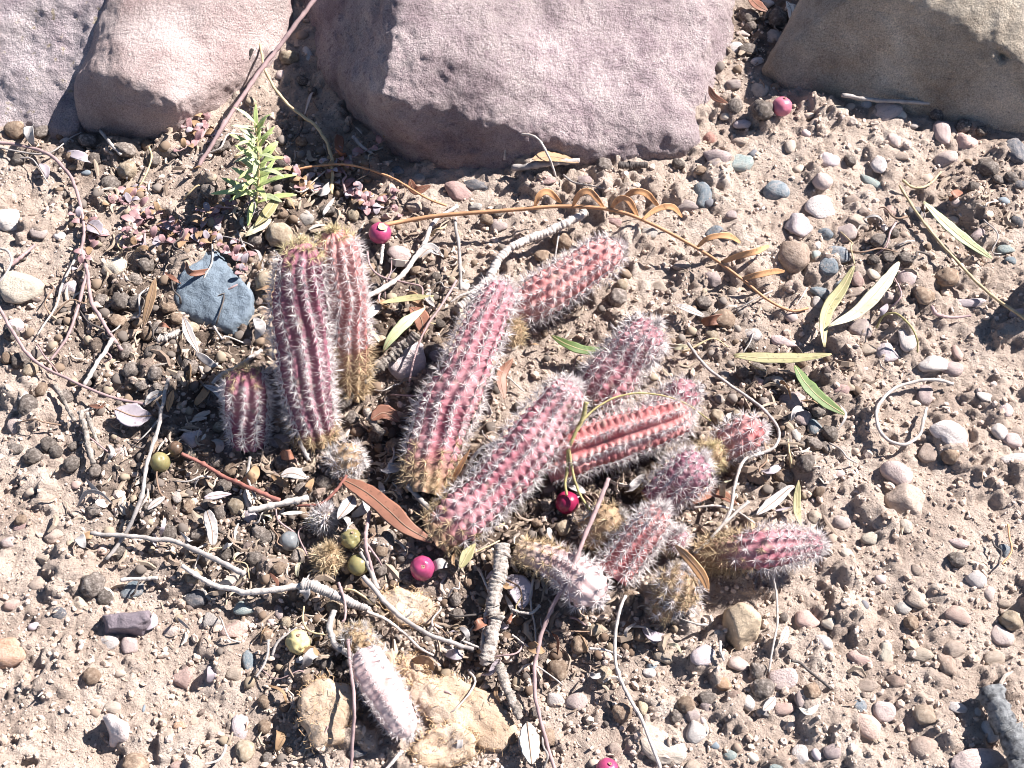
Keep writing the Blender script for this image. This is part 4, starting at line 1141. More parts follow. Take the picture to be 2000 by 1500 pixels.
twig('straight pale straw stick below the olive berry', [(710, 1126), (752, 1176), (795, 1212), (850, 1244), (925, 1268)], 12, 9, 'grey', 8, 'stick', branches=[([(788, 1208, 8), (800, 1200, 9), (806, 1192, 9)], 5)])
twig('thin pale stick parallel to the straight straw stick', [(716, 1194), (755, 1212), (790, 1236), (820, 1266), (846, 1280)], 8, 5, 'pale', 6, 'stick')
twig('bowed grey stick round the dried cactus ball', [(652, 1192), (644, 1222), (652, 1254), (676, 1276), (702, 1292)], 14, 15, 'grey', 7, 'stick')
twig('upright thin brown stalk in front of the fuzzy tan pad', [(680, 1250, 10), (686, 1310, 14), (692, 1370, 16), (690, 1440, 10), (684, 1515, 5)], 8, 8, 'mauve', 9, 'stalk')
twig('short curved dark stem over the root stick', [(662, 1138), (673, 1175), (674, 1206), (668, 1214)], 7, 5, 'mauve', 9)
twig('thin looped fibre near the crumpled yellow ball', [(594, 1184), (592, 1210), (604, 1232), (636, 1240)], 4, 4, 'straw', 6)
twig('small forked grey twig below the crumpled yellow ball', [(524, 1250), (522, 1280), (515, 1300), (500, 1322)], 7, 5, 'grey', 5, branches=[([(532, 1280, 5), (545, 1252, 6), (580, 1226, 5)], 7)])
twig('pale broken twig at the foot of the fuzzy tan pad', [(784, 1466), (770, 1484), (752, 1506)], 9, 8, 'pale', 5)
twig('tall white hooked stem below the short bright pink cactus', [(1222, 1163, 10), (1210, 1190, 11), (1203, 1235, 10), (1202, 1290, 8), (1220, 1345, 6), (1252, 1402, 5), (1270, 1450, 5), (1292, 1510, 4)], 8, 8, 'pale', 8, 'stalk')
twig('small white branched root beside the barky stick', [(905, 1252), (930, 1262), (955, 1272)], 6, 4, 'pale', 5, branches=[([(880, 1245, 4), (885, 1268, 4), (905, 1280, 3)], 5), ([(900, 1255, 4), (915, 1236, 5), (925, 1222, 4)], 4)])
twig('pale root tangle right of the barky stick', [(1055, 1182), (1040, 1196), (1020, 1196), (1000, 1190)], 8, 5, 'pale', 6, branches=[([(1042, 1130, 5), (1036, 1170, 5), (1044, 1220, 4), (1046, 1258, 3)], 6), ([(1000, 1240, 4), (1020, 1255, 4), (1036, 1266, 4)], 5)])
twig('tiny hooked twig at the tall white hooked stem', [(1150, 1266), (1175, 1268), (1195, 1274), (1214, 1284)], 7, 4, 'pale', 5)
twig('thin pale thread stem dropping from the outward lying cactus', [(1508, 1118, 8), (1516, 1160, 6), (1518, 1215, 5), (1510, 1262, 4), (1502, 1312, 3)], 5, 5, 'pale', 5)
twig('black twisted twig on bare soil near the pinkish cobble', [(1545, 1290), (1562, 1294), (1585, 1314), (1622, 1346)], 7, 6, 'dark', 4)
twig('thick blue grey log cut off by the photo corner', [(1930, 1346, 6), (1955, 1400, 8), (1980, 1460, 8), (2010, 1530, 8)], 50, 62, 'bluebark', 9, 'log', rough=.35, sides=14, n=40)
twig('short white twig by the tan yellow wedge stone', [(1406, 1252), (1408, 1272), (1414, 1290)], 7, 5, 'pale', 5)
twig('bent thin stem above the ribbed lilac clods', [(970, 985), (955, 1015), (968, 1030), (985, 1022)], 4, 4, 'straw', 6)
twig('small pale twig left of the lilac pebble', [(442, 1455), (436, 1472), (424, 1486), (400, 1492)], 7, 5, 'pale', 4)
twig('white curved twig at the foot of the long leaning stem', [(780, 895), (790, 902), (805, 912)], 7, 4, 'pale', 7)
twig('pale straight twig under the outward cactus base', [(235, 1134), (270, 1130), (308, 1130)], 9, 8, 'pale', 4)

# ------------------------------------------------------------------ leaves
def leaf_mesh(pts, width, m, lift=.004, roll=0.0, fold=.25, thick=.05, n=18, shape=1.0, pts3=None):
    c = path(pts, lift, n) if pts3 is None else smooth(np.array(pts3), n)
    k = mpp(c[n // 2])
    t = np.linspace(0, 1, n)
    prof = np.sin(math.pi * np.clip(t * .97 + .015, 0, 1)) ** (.75 * shape) * (1 - .15 * t)
    a = np.maximum(prof, .06) * width * k / 2
    a = a * (1 + .16 * fbm(np.stack([t * 11, t * 0, t * 0], 1), 2, random.randint(0, 99)))
    T = np.gradient(c, axis=0)
    T /= np.linalg.norm(T, axis=1)[:, None]
    up = np.array([0, 0, 1.0])
    S = np.cross(T, up); S /= np.linalg.norm(S, axis=1)[:, None] + 1e-9
    W = np.cross(S, T)
    rl = roll + np.linspace(-.25, .25, n) * random.choice([-1, 1])
    U = W * np.cos(rl)[:, None] + S * np.sin(rl)[:, None]
    v, f = sweep(c, a, a * thick + 0.00006, U, 10, 0, 0, fold)
    return v, f, c
def leaf(label, pts, width, m, lift=4, group='fallen leaves', cat='leaf', **k):
    v, f, c = leaf_mesh(pts, width, m, lift * .001, **k)
    base = c[0].copy()
    o = obj('leaf', mesh('leaf', v - base, f, LF[m]), loc=base)
    # midrib, a thin ridge of its own
    nn = len(c)
    T = np.gradient(c, axis=0); T /= np.linalg.norm(T, axis=1)[:, None]
    w_ = width * mpp(c[nn // 2])
    ring = v[:nn * 10].reshape(nn, 10, 3)
    topc = ring[:, 2:4].mean(1)
    mv, mf = sweep(topc, w_ * .03, w_ * .03, None, 5)
    obj('midrib', mesh('midrib', mv - base, mf, TW['straw'] if m in ('green', 'palegreen', 'olive', 'pale') else TW['brown']), o)
    tag(o, label, cat, group)
    return o
leaf('pale green leaf lying upright by the barky stick', [(748, 688, 8), (762, 664, 11), (790, 632, 12), (830, 602, 10)], 24, 'palegreen', 9, roll=.3)
leaf('olive brown leaf lying flat above the pale green leaf', [(742, 592), (790, 584), (848, 578)], 15, 'olive', 9, roll=.2)
leaf('rust brown scrap behind the pale green leaf', [(800, 600), (822, 622), (828, 655)], 36, 'rust', 7)
leaf('dark green leaf between the leaning stem and the spiny grey pink stem', [(1076, 655), (1110, 674), (1150, 686), (1208, 684)], 22, 'green', 9, roll=.15)
leaf('pale speckled green leaf lying alone by the long tan stalk', [(1804, 394), (1840, 432), (1885, 470), (1937, 505)], 27, 'palegreen', 6, shape=.8)
leaf('olive leaf curving down to a point, left one of the forked leaves', [(1668, 520), (1646, 562), (1618, 602), (1608, 640), (1610, 678)], 27, 'olive', 8, shape=.8)
leaf('pale cream green leaf, right one of the forked leaves', [(1756, 512), (1720, 562), (1672, 612), (1618, 638)], 31, 'pale', 9, shape=.8)
leaf('yellow olive leaf lying level below the forked leaves', [(1434, 694), (1490, 700), (1560, 700), (1624, 692)], 27, 'olive', 9, shape=.7)
leaf('dull green leaf hanging down from the level olive leaf', [(1552, 714), (1572, 748), (1606, 782), (1650, 810)], 30, 'green', 8, shape=.8)
leaf('large rust red leaf below the furry pup', [(664, 934, 9), (715, 962, 11), (762, 1000, 12), (795, 1030, 12), (844, 1058, 9)], 44, 'rust', 10, shape=.75, fold=.12)
leaf('small folded rust leaf beside the barky stick end', [(724, 820), (750, 808), (780, 824)], 36, 'rust', 8, fold=.5)
leaf('curled orange leaf leaning on the long leaning stem base', [(918, 878, 14), (898, 915, 12), (878, 950, 7)], 16, 'orange', 10, roll=.5)
leaf('orange tan curled leaf hooked on the round ball cactus', [(1318, 1064, 20), (1345, 1090, 20), (1372, 1125, 17), (1384, 1158, 10)], 22, 'orange', 15, roll=.5)
leaf('grey curled leaf with a rolled end near the outward cactus', [(1478, 1006), (1512, 980), (1540, 955), (1552, 950)], 26, 'grey', 7, fold=.4)
leaf('narrow olive yellow leaf standing beside the grey curled leaf', [(1560, 938), (1556, 985), (1560, 1015), (1572, 1034)], 17, 'olive', 6)
leaf('segmented brown leaf standing near the blue grey stone', [(303, 544), (294, 590), (280, 642)], 24, 'brown', 8, roll=.3)
leaf('grey curled strip below the blue grey stone', [(358, 618), (370, 655), (388, 690)], 20, 'grey', 7, fold=.5)
leaf('grey rolled leaf end left of the blue grey stone', [(172, 436), (186, 446), (196, 458)], 34, 'lilac', 5, fold=.4)
leaf('rotten whitish leaf scrap by the long straight reed', [(284, 792), (300, 775), (320, 766)], 22, 'grey', 7, fold=.4)
leaf('broad shadowed lilac bark leaf under the reed', [(225, 800), (262, 815), (296, 812)], 56, 'lilac', 5, fold=.35)
leaf('yellow leaf sliver left of the short stubby cactus', [(338, 762), (332, 785), (328, 805)], 15, 'orange', 8)
leaf('grey flat strip leaf among the droppings', [(405, 998), (414, 1032), (416, 1064)], 25, 'grey', 6, shape=.4)
leaf('lilac chip leaf above the strip leaf', [(398, 972), (424, 968), (452, 965)], 18, 'lilac', 6)
leaf('dark curled leaf arch on the bare soil', [(150, 992, 2), (168, 962, 8), (196, 962, 9), (222, 986, 3)], 11, 'grey', 4, roll=1.2)
leaf('pale grey scrap leaf left of the strip leaf', [(288, 996), (305, 982), (322, 970)], 18, 'grey', 4)
leaf('pale grey leaf curl beside the bone like stick', [(548, 930), (570, 925), (600, 935)], 26, 'grey', 8, fold=.4)
leaf('grey pointed leaf next to the white tufted pup', [(660, 1015), (680, 990), (690, 968)], 32, 'grey', 8, fold=.5)
leaf('white thin leaf edge below the bone like stick', [(548, 1004), (572, 1002), (596, 1001)], 9, 'white', 5)
leaf('white oval leaf at the photo foot', [(1030, 1412), (1034, 1450), (1038, 1492)], 44, 'white', 5, shape=.8)
leaf('tan triangular leaf flake leaning on the middle boulder foot', [(1040, 312, 10), (1080, 308, 8), (1130, 318, 4)], 34, 'brown', 5)
leaf('reddish brown leaf wrapped round the speckled pebble', [(800, 350, 5), (812, 372, 5), (842, 362, 6)], 20, 'rust', 5, roll=.5)
leaf('orange leaf at the top between the boulders', [(1462, -6), (1480, 12), (1500, 22)], 26, 'rust', 6)
leaf('rust curved leaf strip at the corner of the middle boulder', [(1384, 168), (1396, 190), (1422, 202)], 14, 'rust', 5, roll=.6)
leaf('grey folded leaf near the dark brown clod', [(1318, 596), (1345, 606), (1376, 618)], 18, 'grey', 6, fold=.5)
leaf('rust leaf blade behind the longest stem', [(985, 780), (978, 735), (1002, 700)], 26, 'rust', 8, roll=.6)
leaf('long tan leaf under the longest stem', [(1350, 985), (1395, 962), (1440, 985)], 26, 'rust', 4)
leaf('olive pod husk below the barky longest stem', [(898, 1110), (912, 1085), (928, 1062)], 26, 'olive', 8, fold=.4)
leaf('brown leaf flap under the barky stick', [(985, 1130), (1015, 1150), (1020, 1190)], 52, 'mauve' if 'mauve' in LF else 'lilac', 4)
leaf('olive dried leaf at the foot of the green seedling', [(498, 442), (520, 420), (546, 380)], 26, 'olive', 6)
leaf('pale straw leaf blade below the green seedling', [(478, 462), (500, 448), (530, 428)], 26, 'pale', 5)
leaf('curved grey leaf strip in the standing pair shadow', [(440, 790), (425, 765), (398, 752)], 16, 'grey', 6)
leaf('pale rolled leaf below the knotted pale stick', [(818, 505), (840, 488), (862, 498)], 26, 'grey', 6, fold=.6)
leaf('white narrow scrap near the pale lying leaf', [(1515, 1362), (1500, 1380), (1490, 1388)], 20, 'grey', 4)
leaf('grey leaf curl near the black twisted twig', [(1522, 1258), (1532, 1242), (1538, 1222)], 16, 'white', 5, fold=.5)
leaf('grey crescent leaf below the rounded salmon pebble', [(1560, 1382), (1578, 1392), (1600, 1376)], 14, 'white', 4, fold=.5)
leaf('striped white leaf crumb beside the boulder gap clods', [(1536, 2), (1545, 20), (1544, 40)], 16, 'white', 6)

# loose leaf flakes and twiglets, each a thing of its own
def scat(n, smin, smax, pw):
    out, t_ = [], 0
    while len(out) < n and t_ < 30000:
        t_ += 1
        px, py = random.uniform(15, 1985), random.uniform(120, 1485)
        if random.random() > float(litter(np.array([px]), np.array([py]))[0]) ** pw:
            continue
        s = random.uniform(smin, smax)
        if any(inpoly(px, py, f_) for f_ in FOOT):
            continue
        if any((x - px) ** 2 + (y - py) ** 2 < (q_ * 1.0 + s * .2) ** 2 for x, y, q_ in AXES):
            continue
        out.append((px, py, s))
    return out
FLK = []
for (px, py, s) in scat(115, 22, 52, 1.3):
    m = random.choice(['grey', 'grey', 'lilac', 'lilac', 'grey', 'brown', 'rust', 'pale', 'brown', 'brown'])
    an = random.uniform(0, 6.28)
    bx, by = random.uniform(-.3, .3) * s, random.uniform(-.3, .3) * s
    h_ = random.uniform(2, 6)
    dx, dy = math.cos(an) * s / 2, math.sin(an) * s / 2
    v, f, cc = leaf_mesh([(px - dx, py - dy, h_ * .5), (px + bx, py + by, h_ + random.uniform(0, 4)), (px + dx, py + dy, h_ * .6)], random.choice([8, 10, 13, 18, 24]), m, 0, roll=random.uniform(-1.0, 1.0), fold=random.uniform(.1, .7), n=10, shape=random.choice([.4, .7, 1]))
    o = obj('leaf_flake', mesh('leaf_flake', v - cc[0], f, LF[m]), loc=cc[0])
    tag(o, None, 'leaf flake', 'dry leaf flakes in the litter')
    ITEMS.append((o, px, py, s, {'lilac': 'lilac grey', 'rust': 'rust red', 'white': 'whitish', 'pale': 'straw'}.get(m, m), random.choice(['curled', 'folded']), 'leaf flake'))
for (px, py, s) in scat(110, 36, 100, 1.2):
    m = random.choice(['grey', 'pale', 'pale', 'mauve', 'straw', 'brown', 'dark'])
    an = random.uniform(0, 6.28)
    dx, dy = math.cos(an) * s / 2, math.sin(an) * s / 2
    b0, b1 = random.gauss(0, .12) * s, random.gauss(0, .12) * s
    v, f, b2 = twig_mesh([(px - dx, py - dy, 2), (px - dx / 3 + b0, py - dy / 3 + b1, 5), (px + dx / 3 - b1, py + dy / 3 + b0, 5), (px + dx, py + dy, 2.5)], random.uniform(3, 7), random.uniform(2.5, 4), m, sides=5, n=14)
    o = obj('twiglet', mesh('twiglet', v - b2, f, TW[m]), loc=b2)
    tag(o, None, 'twiglet', 'loose twiglets in the litter')
    ITEMS.append((o, px, py, s, {'pale': 'pale', 'mauve': 'mauve brown', 'straw': 'straw yellow', 'dark': 'blackish'}.get(m, m), random.choice(['thin', 'bent']), 'twiglet'))

# dried orange frond: stem and leaflets
fr = thing('dry_frond', 'orange dried frond stem with curled leaflets lying across the bed', 'frond', G(745, 440))
fb = np.array(fr.location)
c = path([(748, 440, 7), (800, 430, 9), (870, 420, 12), (1000, 410, 13), (1100, 403, 13), (1200, 411, 12), (1280, 441, 11), (1380, 496, 9), (1450, 546, 7), (1500, 586, 5), (1545, 607, 3), (1578, 602, 2)], 0, 80)
kk = mpp(c[40])
v, f = sweep(c, np.linspace(9, 5, 80) * kk / 2, np.linspace(9, 5, 80) * kk / 2, None, 8, .1)
obj('stem', mesh('stem', v - fb, f, TW['orange']), fr)
for pts in ([(1044, 404, 13), (1052, 382, 17), (1070, 374, 18), (1096, 396, 10)], [(1118, 404, 13), (1130, 380, 18), (1152, 374, 18), (1180, 406, 9)], [(1190, 410, 12), (1206, 390, 17), (1226, 390, 17), (1246, 424, 7)],
            [(1218, 386, 9), (1240, 374, 13), (1262, 378, 12), (1286, 402, 5)], [(1254, 428, 11), (1282, 408, 15), (1312, 404, 14), (1332, 424, 6)], [(1362, 482, 10), (1384, 464, 14), (1420, 460, 13), (1446, 474, 5)],
            [(1406, 513, 8), (1440, 500, 12), (1478, 490, 11), (1502, 480, 8)], [(1448, 545, 7), (1482, 536, 10), (1510, 530, 9), (1532, 530, 6)]):
    v, f, c2 = leaf_mesh(pts, 14, 'orange', 0, roll=.9, fold=.35, shape=.5)
    obj('leaflet', mesh('leaflet', v - fb, f, LF['orange']), fr)

# green seedling
def plant(name, label, cat, px, py, h, lean, nleaf, ll, lw, m, stem_m, up=.5, group=None, low=.1, stems=1):
    b0 = G(px, py)
    root = thing(name, label, cat, b0, group)
    k = mpp(b0)
    for s in range(stems):
        d = np.array([lean[0], lean[1], h * .001]) if stems == 1 else np.array([random.gauss(0, .012), random.gauss(0, .010), h * .001 * random.uniform(.5, 1.2)])
        q_ = [b0, b0 + d * .5 + np.array([.0012, 0, 0]), b0 + d]
        c = smooth(np.array(q_), 20)
        v, f = sweep(c, np.linspace(1, .5, 20) * lw * (.2 if stems == 1 else .09) * k, np.linspace(1, .5, 20) * lw * (.2 if stems == 1 else .09) * k, np.array([0, 1.0, .1]), 6)
        obj('stem', mesh('stem', v - b0, f, TW[stem_m]), root)
        nn = nleaf // stems
        for i in range(nn):
            t = low + (1 - low) * i / max(nn - 1, 1)
            p = c[int(t * 19)]
            az = i * 2.4 + random.uniform(-.4, .4)
            L = ll * k * random.uniform(.7, 1.15) * (1 - .45 * t) 
            el_ = up + t * .6 + random.uniform(-.2, .2)
            e = np.array([math.cos(az) * math.cos(el_), math.sin(az) * math.cos(el_), math.sin(el_)])
            v, f, cc = leaf_mesh(None, lw * (1 - .35 * t), m, pts3=[p, p + e * L * .55 + np.array([0, 0, .0006]), p + e * L - np.array([0, 0, L * .06])], n=10, shape=.8, fold=.3, thick=.12)
            lm = LF[m] if not isinstance(m, (list, tuple)) else LF[random.choice(m)]
            obj('leaf', mesh('leaf', v - b0, f, lm), root)
    return root
plant('seedling', 'bright green seedling with narrow leaves beside the middle boulder', 'plant', 500, 405, 38, (.005, .014), 44, 88, 15, ['fresh', 'fresh', 'palegreen'], 'straw', .15)
for px, py, lab in ((255, 375, 'wine red creeping sprig above the cream white stone'), (185, 460, 'tiny wine red sprig beside the thin grey twig'), (330, 450, 'mauve leaved sprig in the seedling shadow'),
                    (468, 505, 'pink leaved sprig on the upper rim of the blue grey stone'), (400, 262, 'wine red sprig at the foot of the long reddish stalk'), (430, 420, 'mauve sprig just below the green seedling'), (265, 430, 'small pale mauve sprig between white pebbles'),
                    (700, 385, 'wine red sprig above the upper magenta berry'), (600, 370, 'wine red sprig under the yellow straw'), (640, 330, 'small red sprig in the middle boulder shade'), (385, 470, 'dark wine sprig above the blue grey stone'), (715, 415, 'mauve leaf tuft touching the upper magenta berry')):
    plant('creeping_plant', lab, 'plant', px, py, 5, (0, 0), 24, 34, 19, ['wine', 'wine', 'lilac', 'brown'], 'mauve', .12, 'wine red creeping sprigs', .05, 3)

# ------------------------------------------------------------------ berries
def bmat(name, c, rough=.3):
    return mat('berry_' + name, two(c, .7, 1.2), 140, rough, .3, 500, .0002, .05, .5, sss=.15)
BM = {'magenta': bmat('magenta', (0.37, 0.055, 0.14)), 'dark': bmat('dark_red', (0.25, 0.015, 0.06)), 'olive': bmat('olive', (0.24, 0.21, 0.095), .4), 'brown': bmat('brown', (0.12, 0.075, 0.05), .4),
      'grey': bmat('grey', (0.20, 0.21, 0.22), .3), 'pink': bmat('pink', (0.52, 0.16, 0.23), .4), 'yellow': bmat('yellow', (0.52, 0.44, 0.22), .7)}
def berry(label, px, py, w_, h_, m, lift=.46, dent=(0.2, 0.3, .93), wr=0.055, split=False):
    g = G(px, py, 0, .004)
    r = w_ * mpp(g) / 2
    z = r * 2 * lift
    cen = G(px, py, z, .004)
    d, f = ICO[4]
    dv = np.array(dent); dv = dv / np.linalg.norm(dv)
    cosd = d @ dv
    rad = 1 - .10 * np.exp(-((1 - cosd) / .03)) + wr * fbm(d * 2.4, 3, random.randint(0, 999))
    v = d * rad[:, None] * np.array([r, r, r * h_ / w_])
    root = thing('berry', label, 'berry', cen, 'fallen berries')
    obj('skin', mesh('skin', v, f, BM[m]), root)
    # withered calyx
    q_ = dv * r * .93
    rot = Vector(dv).to_track_quat('Z', 'Y').to_matrix()
    V, F = [], []
    n = 9
    big = .42 if split else .17
    for k in range(n):
        a = 2 * math.pi * k / n
        rr = r * big * random.uniform(.8, 1.2)
        V.append(rot @ Vector((rr * math.cos(a), rr * math.sin(a), r * .03 * random.uniform(0, 2))))
        V.append(rot @ Vector((rr * .5 * math.cos(a), rr * .5 * math.sin(a), r * .05)))
    V.append(rot @ Vector((0, 0, r * (-.02))))
    for k in range(n):
        k2 = (k + 1) % n
        F += [(2 * k, 2 * k2, 2 * k2 + 1, 2 * k + 1), (2 * k + 1, 2 * k2 + 1, 2 * n)]
    obj('calyx', mesh('calyx', [np.array(x) + q_ for x in V], F, TW['straw'] if split else TW['brown'], False), root)
    USED.append((px, py, w_ * .5))
    return root
berry('shiny magenta berry in the open above the fuzzy tan clump', 825, 1110, 48, 51, 'magenta', .5, (.1, -.25, .9))
berry('dark red berry hanging in shade below the ribbed coral stem', 1108, 982, 45, 46, 'dark', .62, (-.1, .5, .8))
berry('split magenta berry with a withered opening, above the standing pair', 742, 455, 44, 40, 'magenta', .52, (.3, .0, .9), split=True)
berry('pink red berry near the foot of the cream topped boulder', 1527, 208, 39, 36, 'pink', .45)
berry('magenta berry cut off by the bottom photo edge', 1186, 1503, 44, 40, 'magenta', .45)
berry('olive green berry with a dark scar beside the long reed', 313, 903, 38, 46, 'olive', .5, (.3, -.1, .9), .04)
berry('olive green berry beside the brown bristly pup', 700, 1103, 42, 42, 'olive', .5, (.5, .5, .6), .05)
berry('shrivelled olive berry husk above the olive berry', 686, 1052, 38, 32, 'olive', .4, wr=.22)
berry('silvery grey shell like berry below the bone like stick', 565, 1057, 38, 42, 'grey', .45, (0, .3, .9), .06)
berry('small brown berry above the scarred olive berry', 343, 876, 28, 30, 'brown', .5, wr=.08)
berry('crumpled yellow dry berry left of the bowed stick', 581, 1254, 46, 42, 'yellow', .45, wr=.24)
berry('small yellow berry under the shrivelled husk', 610, 1020, 20, 20, 'yellow', .4, wr=.1)

# ------------------------------------------------------------------ dried pads of cactus tissue
M_pad = mat('dry_pad', [(0.3, (0.34, 0.235, 0.16)), (0.5, (0.48, 0.365, 0.275)), (0.7, (0.60, 0.50, 0.42))], 60, .95, .9, 700, .0008, .06, .2, speck=(900, .62, (0.30, 0.20, 0.12), .7))
M_fib = mat('pad_fibre', two((0.50, 0.34, 0.20)), 200, .8, 0, var=.2)
def pad(label, px, py, w_, h_, rot, hgt, tilt=(0, 0), seed=0, hollow=.0):
    g = G(px, py, hgt * .0002, .006)
    k = mpp(g)
    d, f = ICO[5]
    v = d.copy()
    v[:, 2] = np.sign(v[:, 2]) * np.abs(v[:, 2]) ** .7
    ang = np.arctan2(d[:, 1], d[:, 0])
    v[:, :2] *= (1 + .10 * np.sin(2 * ang + seed) + .07 * np.sin(3 * ang + 2 * seed) + .04 * np.sin(7 * ang))[:, None]
    v = v * np.array([w_ * k / 2, h_ * k / 2 * 1.1, hgt * .001 / 2])
    if hollow:
        rr = np.sqrt(d[:, 0] ** 2 + d[:, 1] ** 2)
        v[:, 2] -= np.where(d[:, 2] > 0, hollow * .001 * np.exp(-(rr / .6) ** 2), 0)
    v = v + d * (0.0020 * fbm(v / .010, 3, seed + 60) + 0.0008 * fbm(v / .003, 2, seed + 61))[:, None]
    root = thing('dried_pad', label, 'dried cactus pad', g, 'dried fibrous pads')
    root.rotation_euler = (tilt[0], tilt[1], math.radians(rot))
    obj('flesh', mesh('flesh', v, f, M_pad), root)
    V, F = [], []
    for q_ in range(320):
        i = random.randrange(len(d))
        if d[i, 2] < -.3 or (q_ > 200 and d[i, 2] > .35):
            continue
        o_ = d[i] + np.array([random.gauss(0, .5) for _ in range(3)])
        o_ /= np.linalg.norm(o_)
        tt = np.cross(o_, [random.gauss(0, 1) for _ in range(3)])
        L = random.uniform(.0012, .0036)
        cc = smooth([v[i] - o_ * .0003, v[i] + o_ * L * .5, v[i] + o_ * L * .7 + tt * L * .5], 5)
        a, b_ = sweep(cc, .00009, .00009, None, 3)
        F += [tuple(x + len(V) for x in y) for y in b_]
        V += [tuple(x) for x in a]
    o = obj('fibres', mesh('fibres', V, F, M_fib, False), root)
    o['kind'] = 'stuff'
    USED.append((px, py, w_ * .42))
    return root
pad('rounded tan fibrous pad behind the upright thin brown stalk', 640, 1388, 110, 116, -15, 9, (.15, .15), 3)
pad('long tan fibrous slab under the pale shrivelled stem, largest of the dried pads', 905, 1388, 200, 108, -24, 6, (.10, .1), 8)
pad('brown cupped pad with torn rim below the long tan slab', 870, 1460, 116, 84, 10, 9, (.1, -.05), 14, 4)
pad('crumbly tan fibrous clump under the shiny magenta berry', 800, 1188, 116, 64, -12, 7, (.1, 0), 22, 2)
pad('small torn tan flap joining the pale shrivelled stem to the slab', 805, 1312, 70, 44, -35, 6, (.1, .1), 29)

# ------------------------------------------------------------------ fine litter and grit: uncountable
def place(n, wfun, rmax=3):
    out = []
    while len(out) < n:
        m_n = n * 3
        px = rng.uniform(-20, 2020, m_n)
        py = rng.uniform(-10, 1515, m_n)
        wgt = wfun(px, py)
        ok = rng.rand(m_n) < wgt
        for a, b_ in zip(px[ok], py[ok]):
            out.append((a, b_))
            if len(out) >= n:
                break
    return out
V, F, SH, PA = [], [], [], []
off = 0
for (px, py) in place(2300, lambda x, y: litter(x, y) ** 1.5 + .012):
    if any(inpoly(px, py, f_) for f_ in FOOT):
        continue
    g0 = P(px, py)
    z = hz(g0[0], g0[1])
    L = random.uniform(.0018, .0075) * random.uniform(.6, 1.5)
    az = random.uniform(0, 6.28)
    e = np.array([math.cos(az), math.sin(az), random.uniform(-.15, .25)])
    p = np.array([g0[0], g0[1], z + random.uniform(.0003, .0022)])
    cur = np.array([-math.sin(az), math.cos(az), random.uniform(-.3, 1.0)]) * L * random.uniform(-.4, .4)
    cc = np.stack([p - e * L / 2, p - e * L / 6 + cur * .8, p + e * L / 6 + cur * .8, p + e * L / 2])
    wv = L * random.uniform(.04, .10) if random.random() < .6 else L * random.uniform(.10, .2)
    v, f = sweep(cc, np.array([.5, 1, .9, .3]) * wv, np.array([.5, 1, .9, .3]) * wv * random.choice([1, .25]), None, 4)
    F += [tuple(x + off for x in y) for y in f]
    V.append(v)
    off += len(v)
    s = random.random()
    SH += [s * .8] * len(v)
    PA += [random.choice([0, 0, 0, 0, .3, .8])] * len(v)
lm = mesh('leaf_litter', np.vstack(V), F, None, False)
M_lit = mat('litter_bits', two((0.36, 0.285, 0.22)), 50, .85, 0, var=0, mix_attr=[('shade', (0.15, 0.10, 0.08), 100), ('pale', (0.54, 0.48, 0.43), 100)])
lm.materials.append(M_lit)
attr(lm, 'shade', SH)
attr(lm, 'pale', PA)
o = obj('leaf_litter', lm)
tag(o, 'fine straw and leaf litter strewn among the cactus stems', 'litter', None, 'stuff')

d1, f1 = ICO[1]
d2, f2 = ICO[2]
def grit(n, lo, hi, wfun, dd, ff, name, label, sh):
    pts = [q_ for q_ in place(n, wfun) if not any(inpoly(q_[0], q_[1], f_) for f_ in FOOT)]
    n = len(pts)
    pt = np.array([P(a, b_) for a, b_ in pts])
    pt[:, 2] = [hz(p[0], p[1]) for p in pt]
    s = lo + (hi - lo) * rng.rand(n) ** 3.0
    an = rng.normal(0, 1, (n, 3, 3))
    q_, _ = np.linalg.qr(an)
    sc = rng.uniform(.45, 1.3, (n, 1, 3)) * s[:, None, None]
    jit = 1 + .5 * (rng.rand(n, len(dd), 1) - .5)
    v = np.einsum('nij,nkj->nki', q_, dd[None] * jit * sc)
    v[:, :, 2] *= .8
    v = v + pt[:, None, :] + np.array([0, 0, 1]) * (s * .35)[:, None, None]
    F = (ff[None] + (np.arange(n) * len(dd))[:, None, None]).reshape(-1, 3)
    me = fast_mesh(name, v.reshape(-1, 3), F, M_grit, False)
    lt = litter(np.array(pts)[:, 0], np.array(pts)[:, 1])
    shd = np.where(rng.rand(n) < sh + .5 * lt, rng.uniform(.4, 1.1, n), 0)
    pal = np.where((shd == 0) & (rng.rand(n) < .12), rng.uniform(.4, 1, n), 0)
    attr(me, 'shade', np.repeat(shd, len(dd)))
    attr(me, 'pale', np.repeat(pal, len(dd)))
    o = obj(name, me)
    tag(o, label, 'gravel', None, 'stuff')
grit(26000, .0004, .0014, lambda x, y: .35 + .65 * litter(x, y), d1, f1, 'soil_grit', 'fine soil grit and sand grains covering the bare ground', .08)
grit(1000, .0011, .0023, lambda x, y: .35 + .65 * litter(x, y), d2, f2, 'small_gravel', 'small gravel crumbs scattered over the soil', .2)

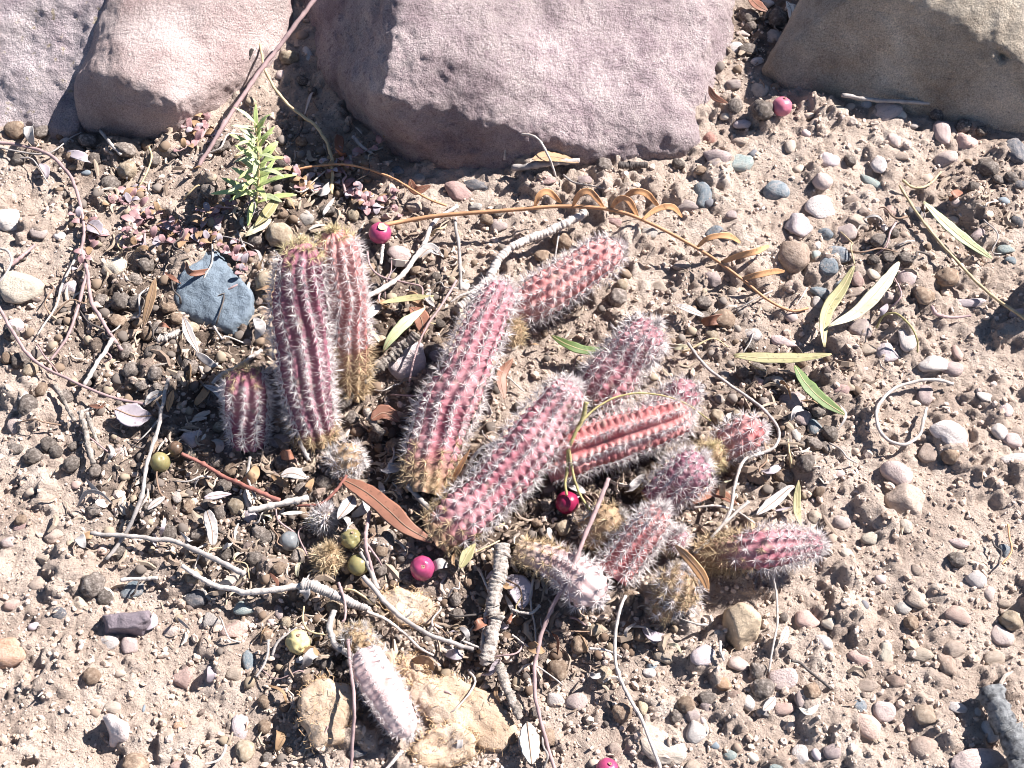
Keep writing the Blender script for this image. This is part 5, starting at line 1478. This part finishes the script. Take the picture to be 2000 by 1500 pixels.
# ------------------------------------------------------------------ labels of the loose pebbles and clods: which one it is
LMK = [(505, 330, 'green seedling'), (412, 576, 'blue grey stone'), (1000, 335, 'middle boulder'), (1720, 190, 'cream topped boulder'), (300, 270, 'smooth pink boulder'), (70, 255, 'purple grey boulder'),
       (480, 795, 'short stubby cactus'), (620, 640, 'standing cactus pair'), (1785, 805, 'coiled ring twig'), (825, 1110, 'shiny magenta berry'), (1108, 982, 'dark red berry'), (245, 1213, 'flat purple slab stone'),
       (220, 1426, 'brightest white stone'), (765, 1360, 'pale shrivelled cactus'), (755, 995, 'large rust leaf'), (1445, 1214, 'tan yellow wedge stone'), (1965, 1430, 'thick grey log'), (1350, 440, 'orange frond'),
       (1870, 450, 'pale speckled leaf'), (1640, 590, 'forked olive leaves'), (313, 903, 'scarred olive berry'), (905, 1388, 'long tan slab'), (640, 1388, 'rounded tan pad'), (966, 1180, 'pale cracked bark stick'),
       (1160, 1150, 'whitish hairy cactus'), (1500, 1070, 'outward lying cactus'), (1330, 1140, 'round ball cactus'), (1585, 1318, 'black twisted twig'), (14, 1276, 'orange tan edge stone'), (40, 562, 'cream edge stone'),
       (1555, 502, 'rough brown cobble'), (172, 855, 'split rotten wood'), (265, 980, 'long grey reed'), (900, 740, 'long leaning cactus'), (1230, 840, 'ribbed coral cactus'), (742, 455, 'split magenta berry'),
       (1527, 208, 'pink red berry'), (800, 706, 'pale lilac stone'), (1770, 978, 'half buried tan lump'), (1985, 298, 'black blue striped stone'), (581, 1254, 'crumpled yellow berry'), (1290, 1452, 'half buried cream slab'),
       (1905, 1494, 'long pale edge stone'), (1850, 590, 'long tan stalk'), (1550, 700, 'level olive leaf'), (1968, 1060, 'thin orange stem'), (170, 520, 'forked mauve twig'), (1060, 450, 'thick pale stick'), (320, 1052, 'curved grey stick'), (1690, 1415, 'large salmon pebble')]
def sizeword(s):
    return 'tiny' if s < 23 else 'small' if s < 31 else 'medium' if s < 43 else 'large' if s < 60 else 'very large'
def rel(dx, dy):
    r = math.hypot(dx, dy)
    near = 'just ' if r < 75 else ''
    if abs(dx) > 1.6 * abs(dy):
        return near + ('right of' if dx > 0 else 'left of')
    if abs(dy) > 1.6 * abs(dx):
        return near + ('below' if dy > 0 else 'above')
    return near + ('below and right of' if dy > 0 and dx > 0 else 'below and left of' if dy > 0 else 'above and right of' if dx > 0 else 'above and left of')
taken = {}
for (o, px, py, s, colw, shp, noun) in ITEMS:
    near = sorted(LMK, key=lambda l: (l[0] - px) ** 2 + (l[1] - py) ** 2)[:5]
    cand = []
    for l in near[:3]:
        cand.append(f'{sizeword(s)} {shp} {colw} {noun} {rel(px - l[0], py - l[1])} the {l[2]}')
    for i in range(4):
        for j in range(i + 1, 5):
            a, b_ = near[i], near[j]
            cand.append(f'{sizeword(s)} {shp} {colw} {noun} between the {a[2]} and the {b_[2]}')
    for kx in ('nearest', 'second nearest', 'third nearest', 'fourth nearest'):
        cand.append(f'{colw} {shp} {noun}, {kx} among its like to the {near[0][2]}')
    for t in cand:
        if t not in taken and 4 <= len(t.split()) <= 16:
            break
    taken[t] = 1
    o['label'] = t
bpy.context.view_layer.update()
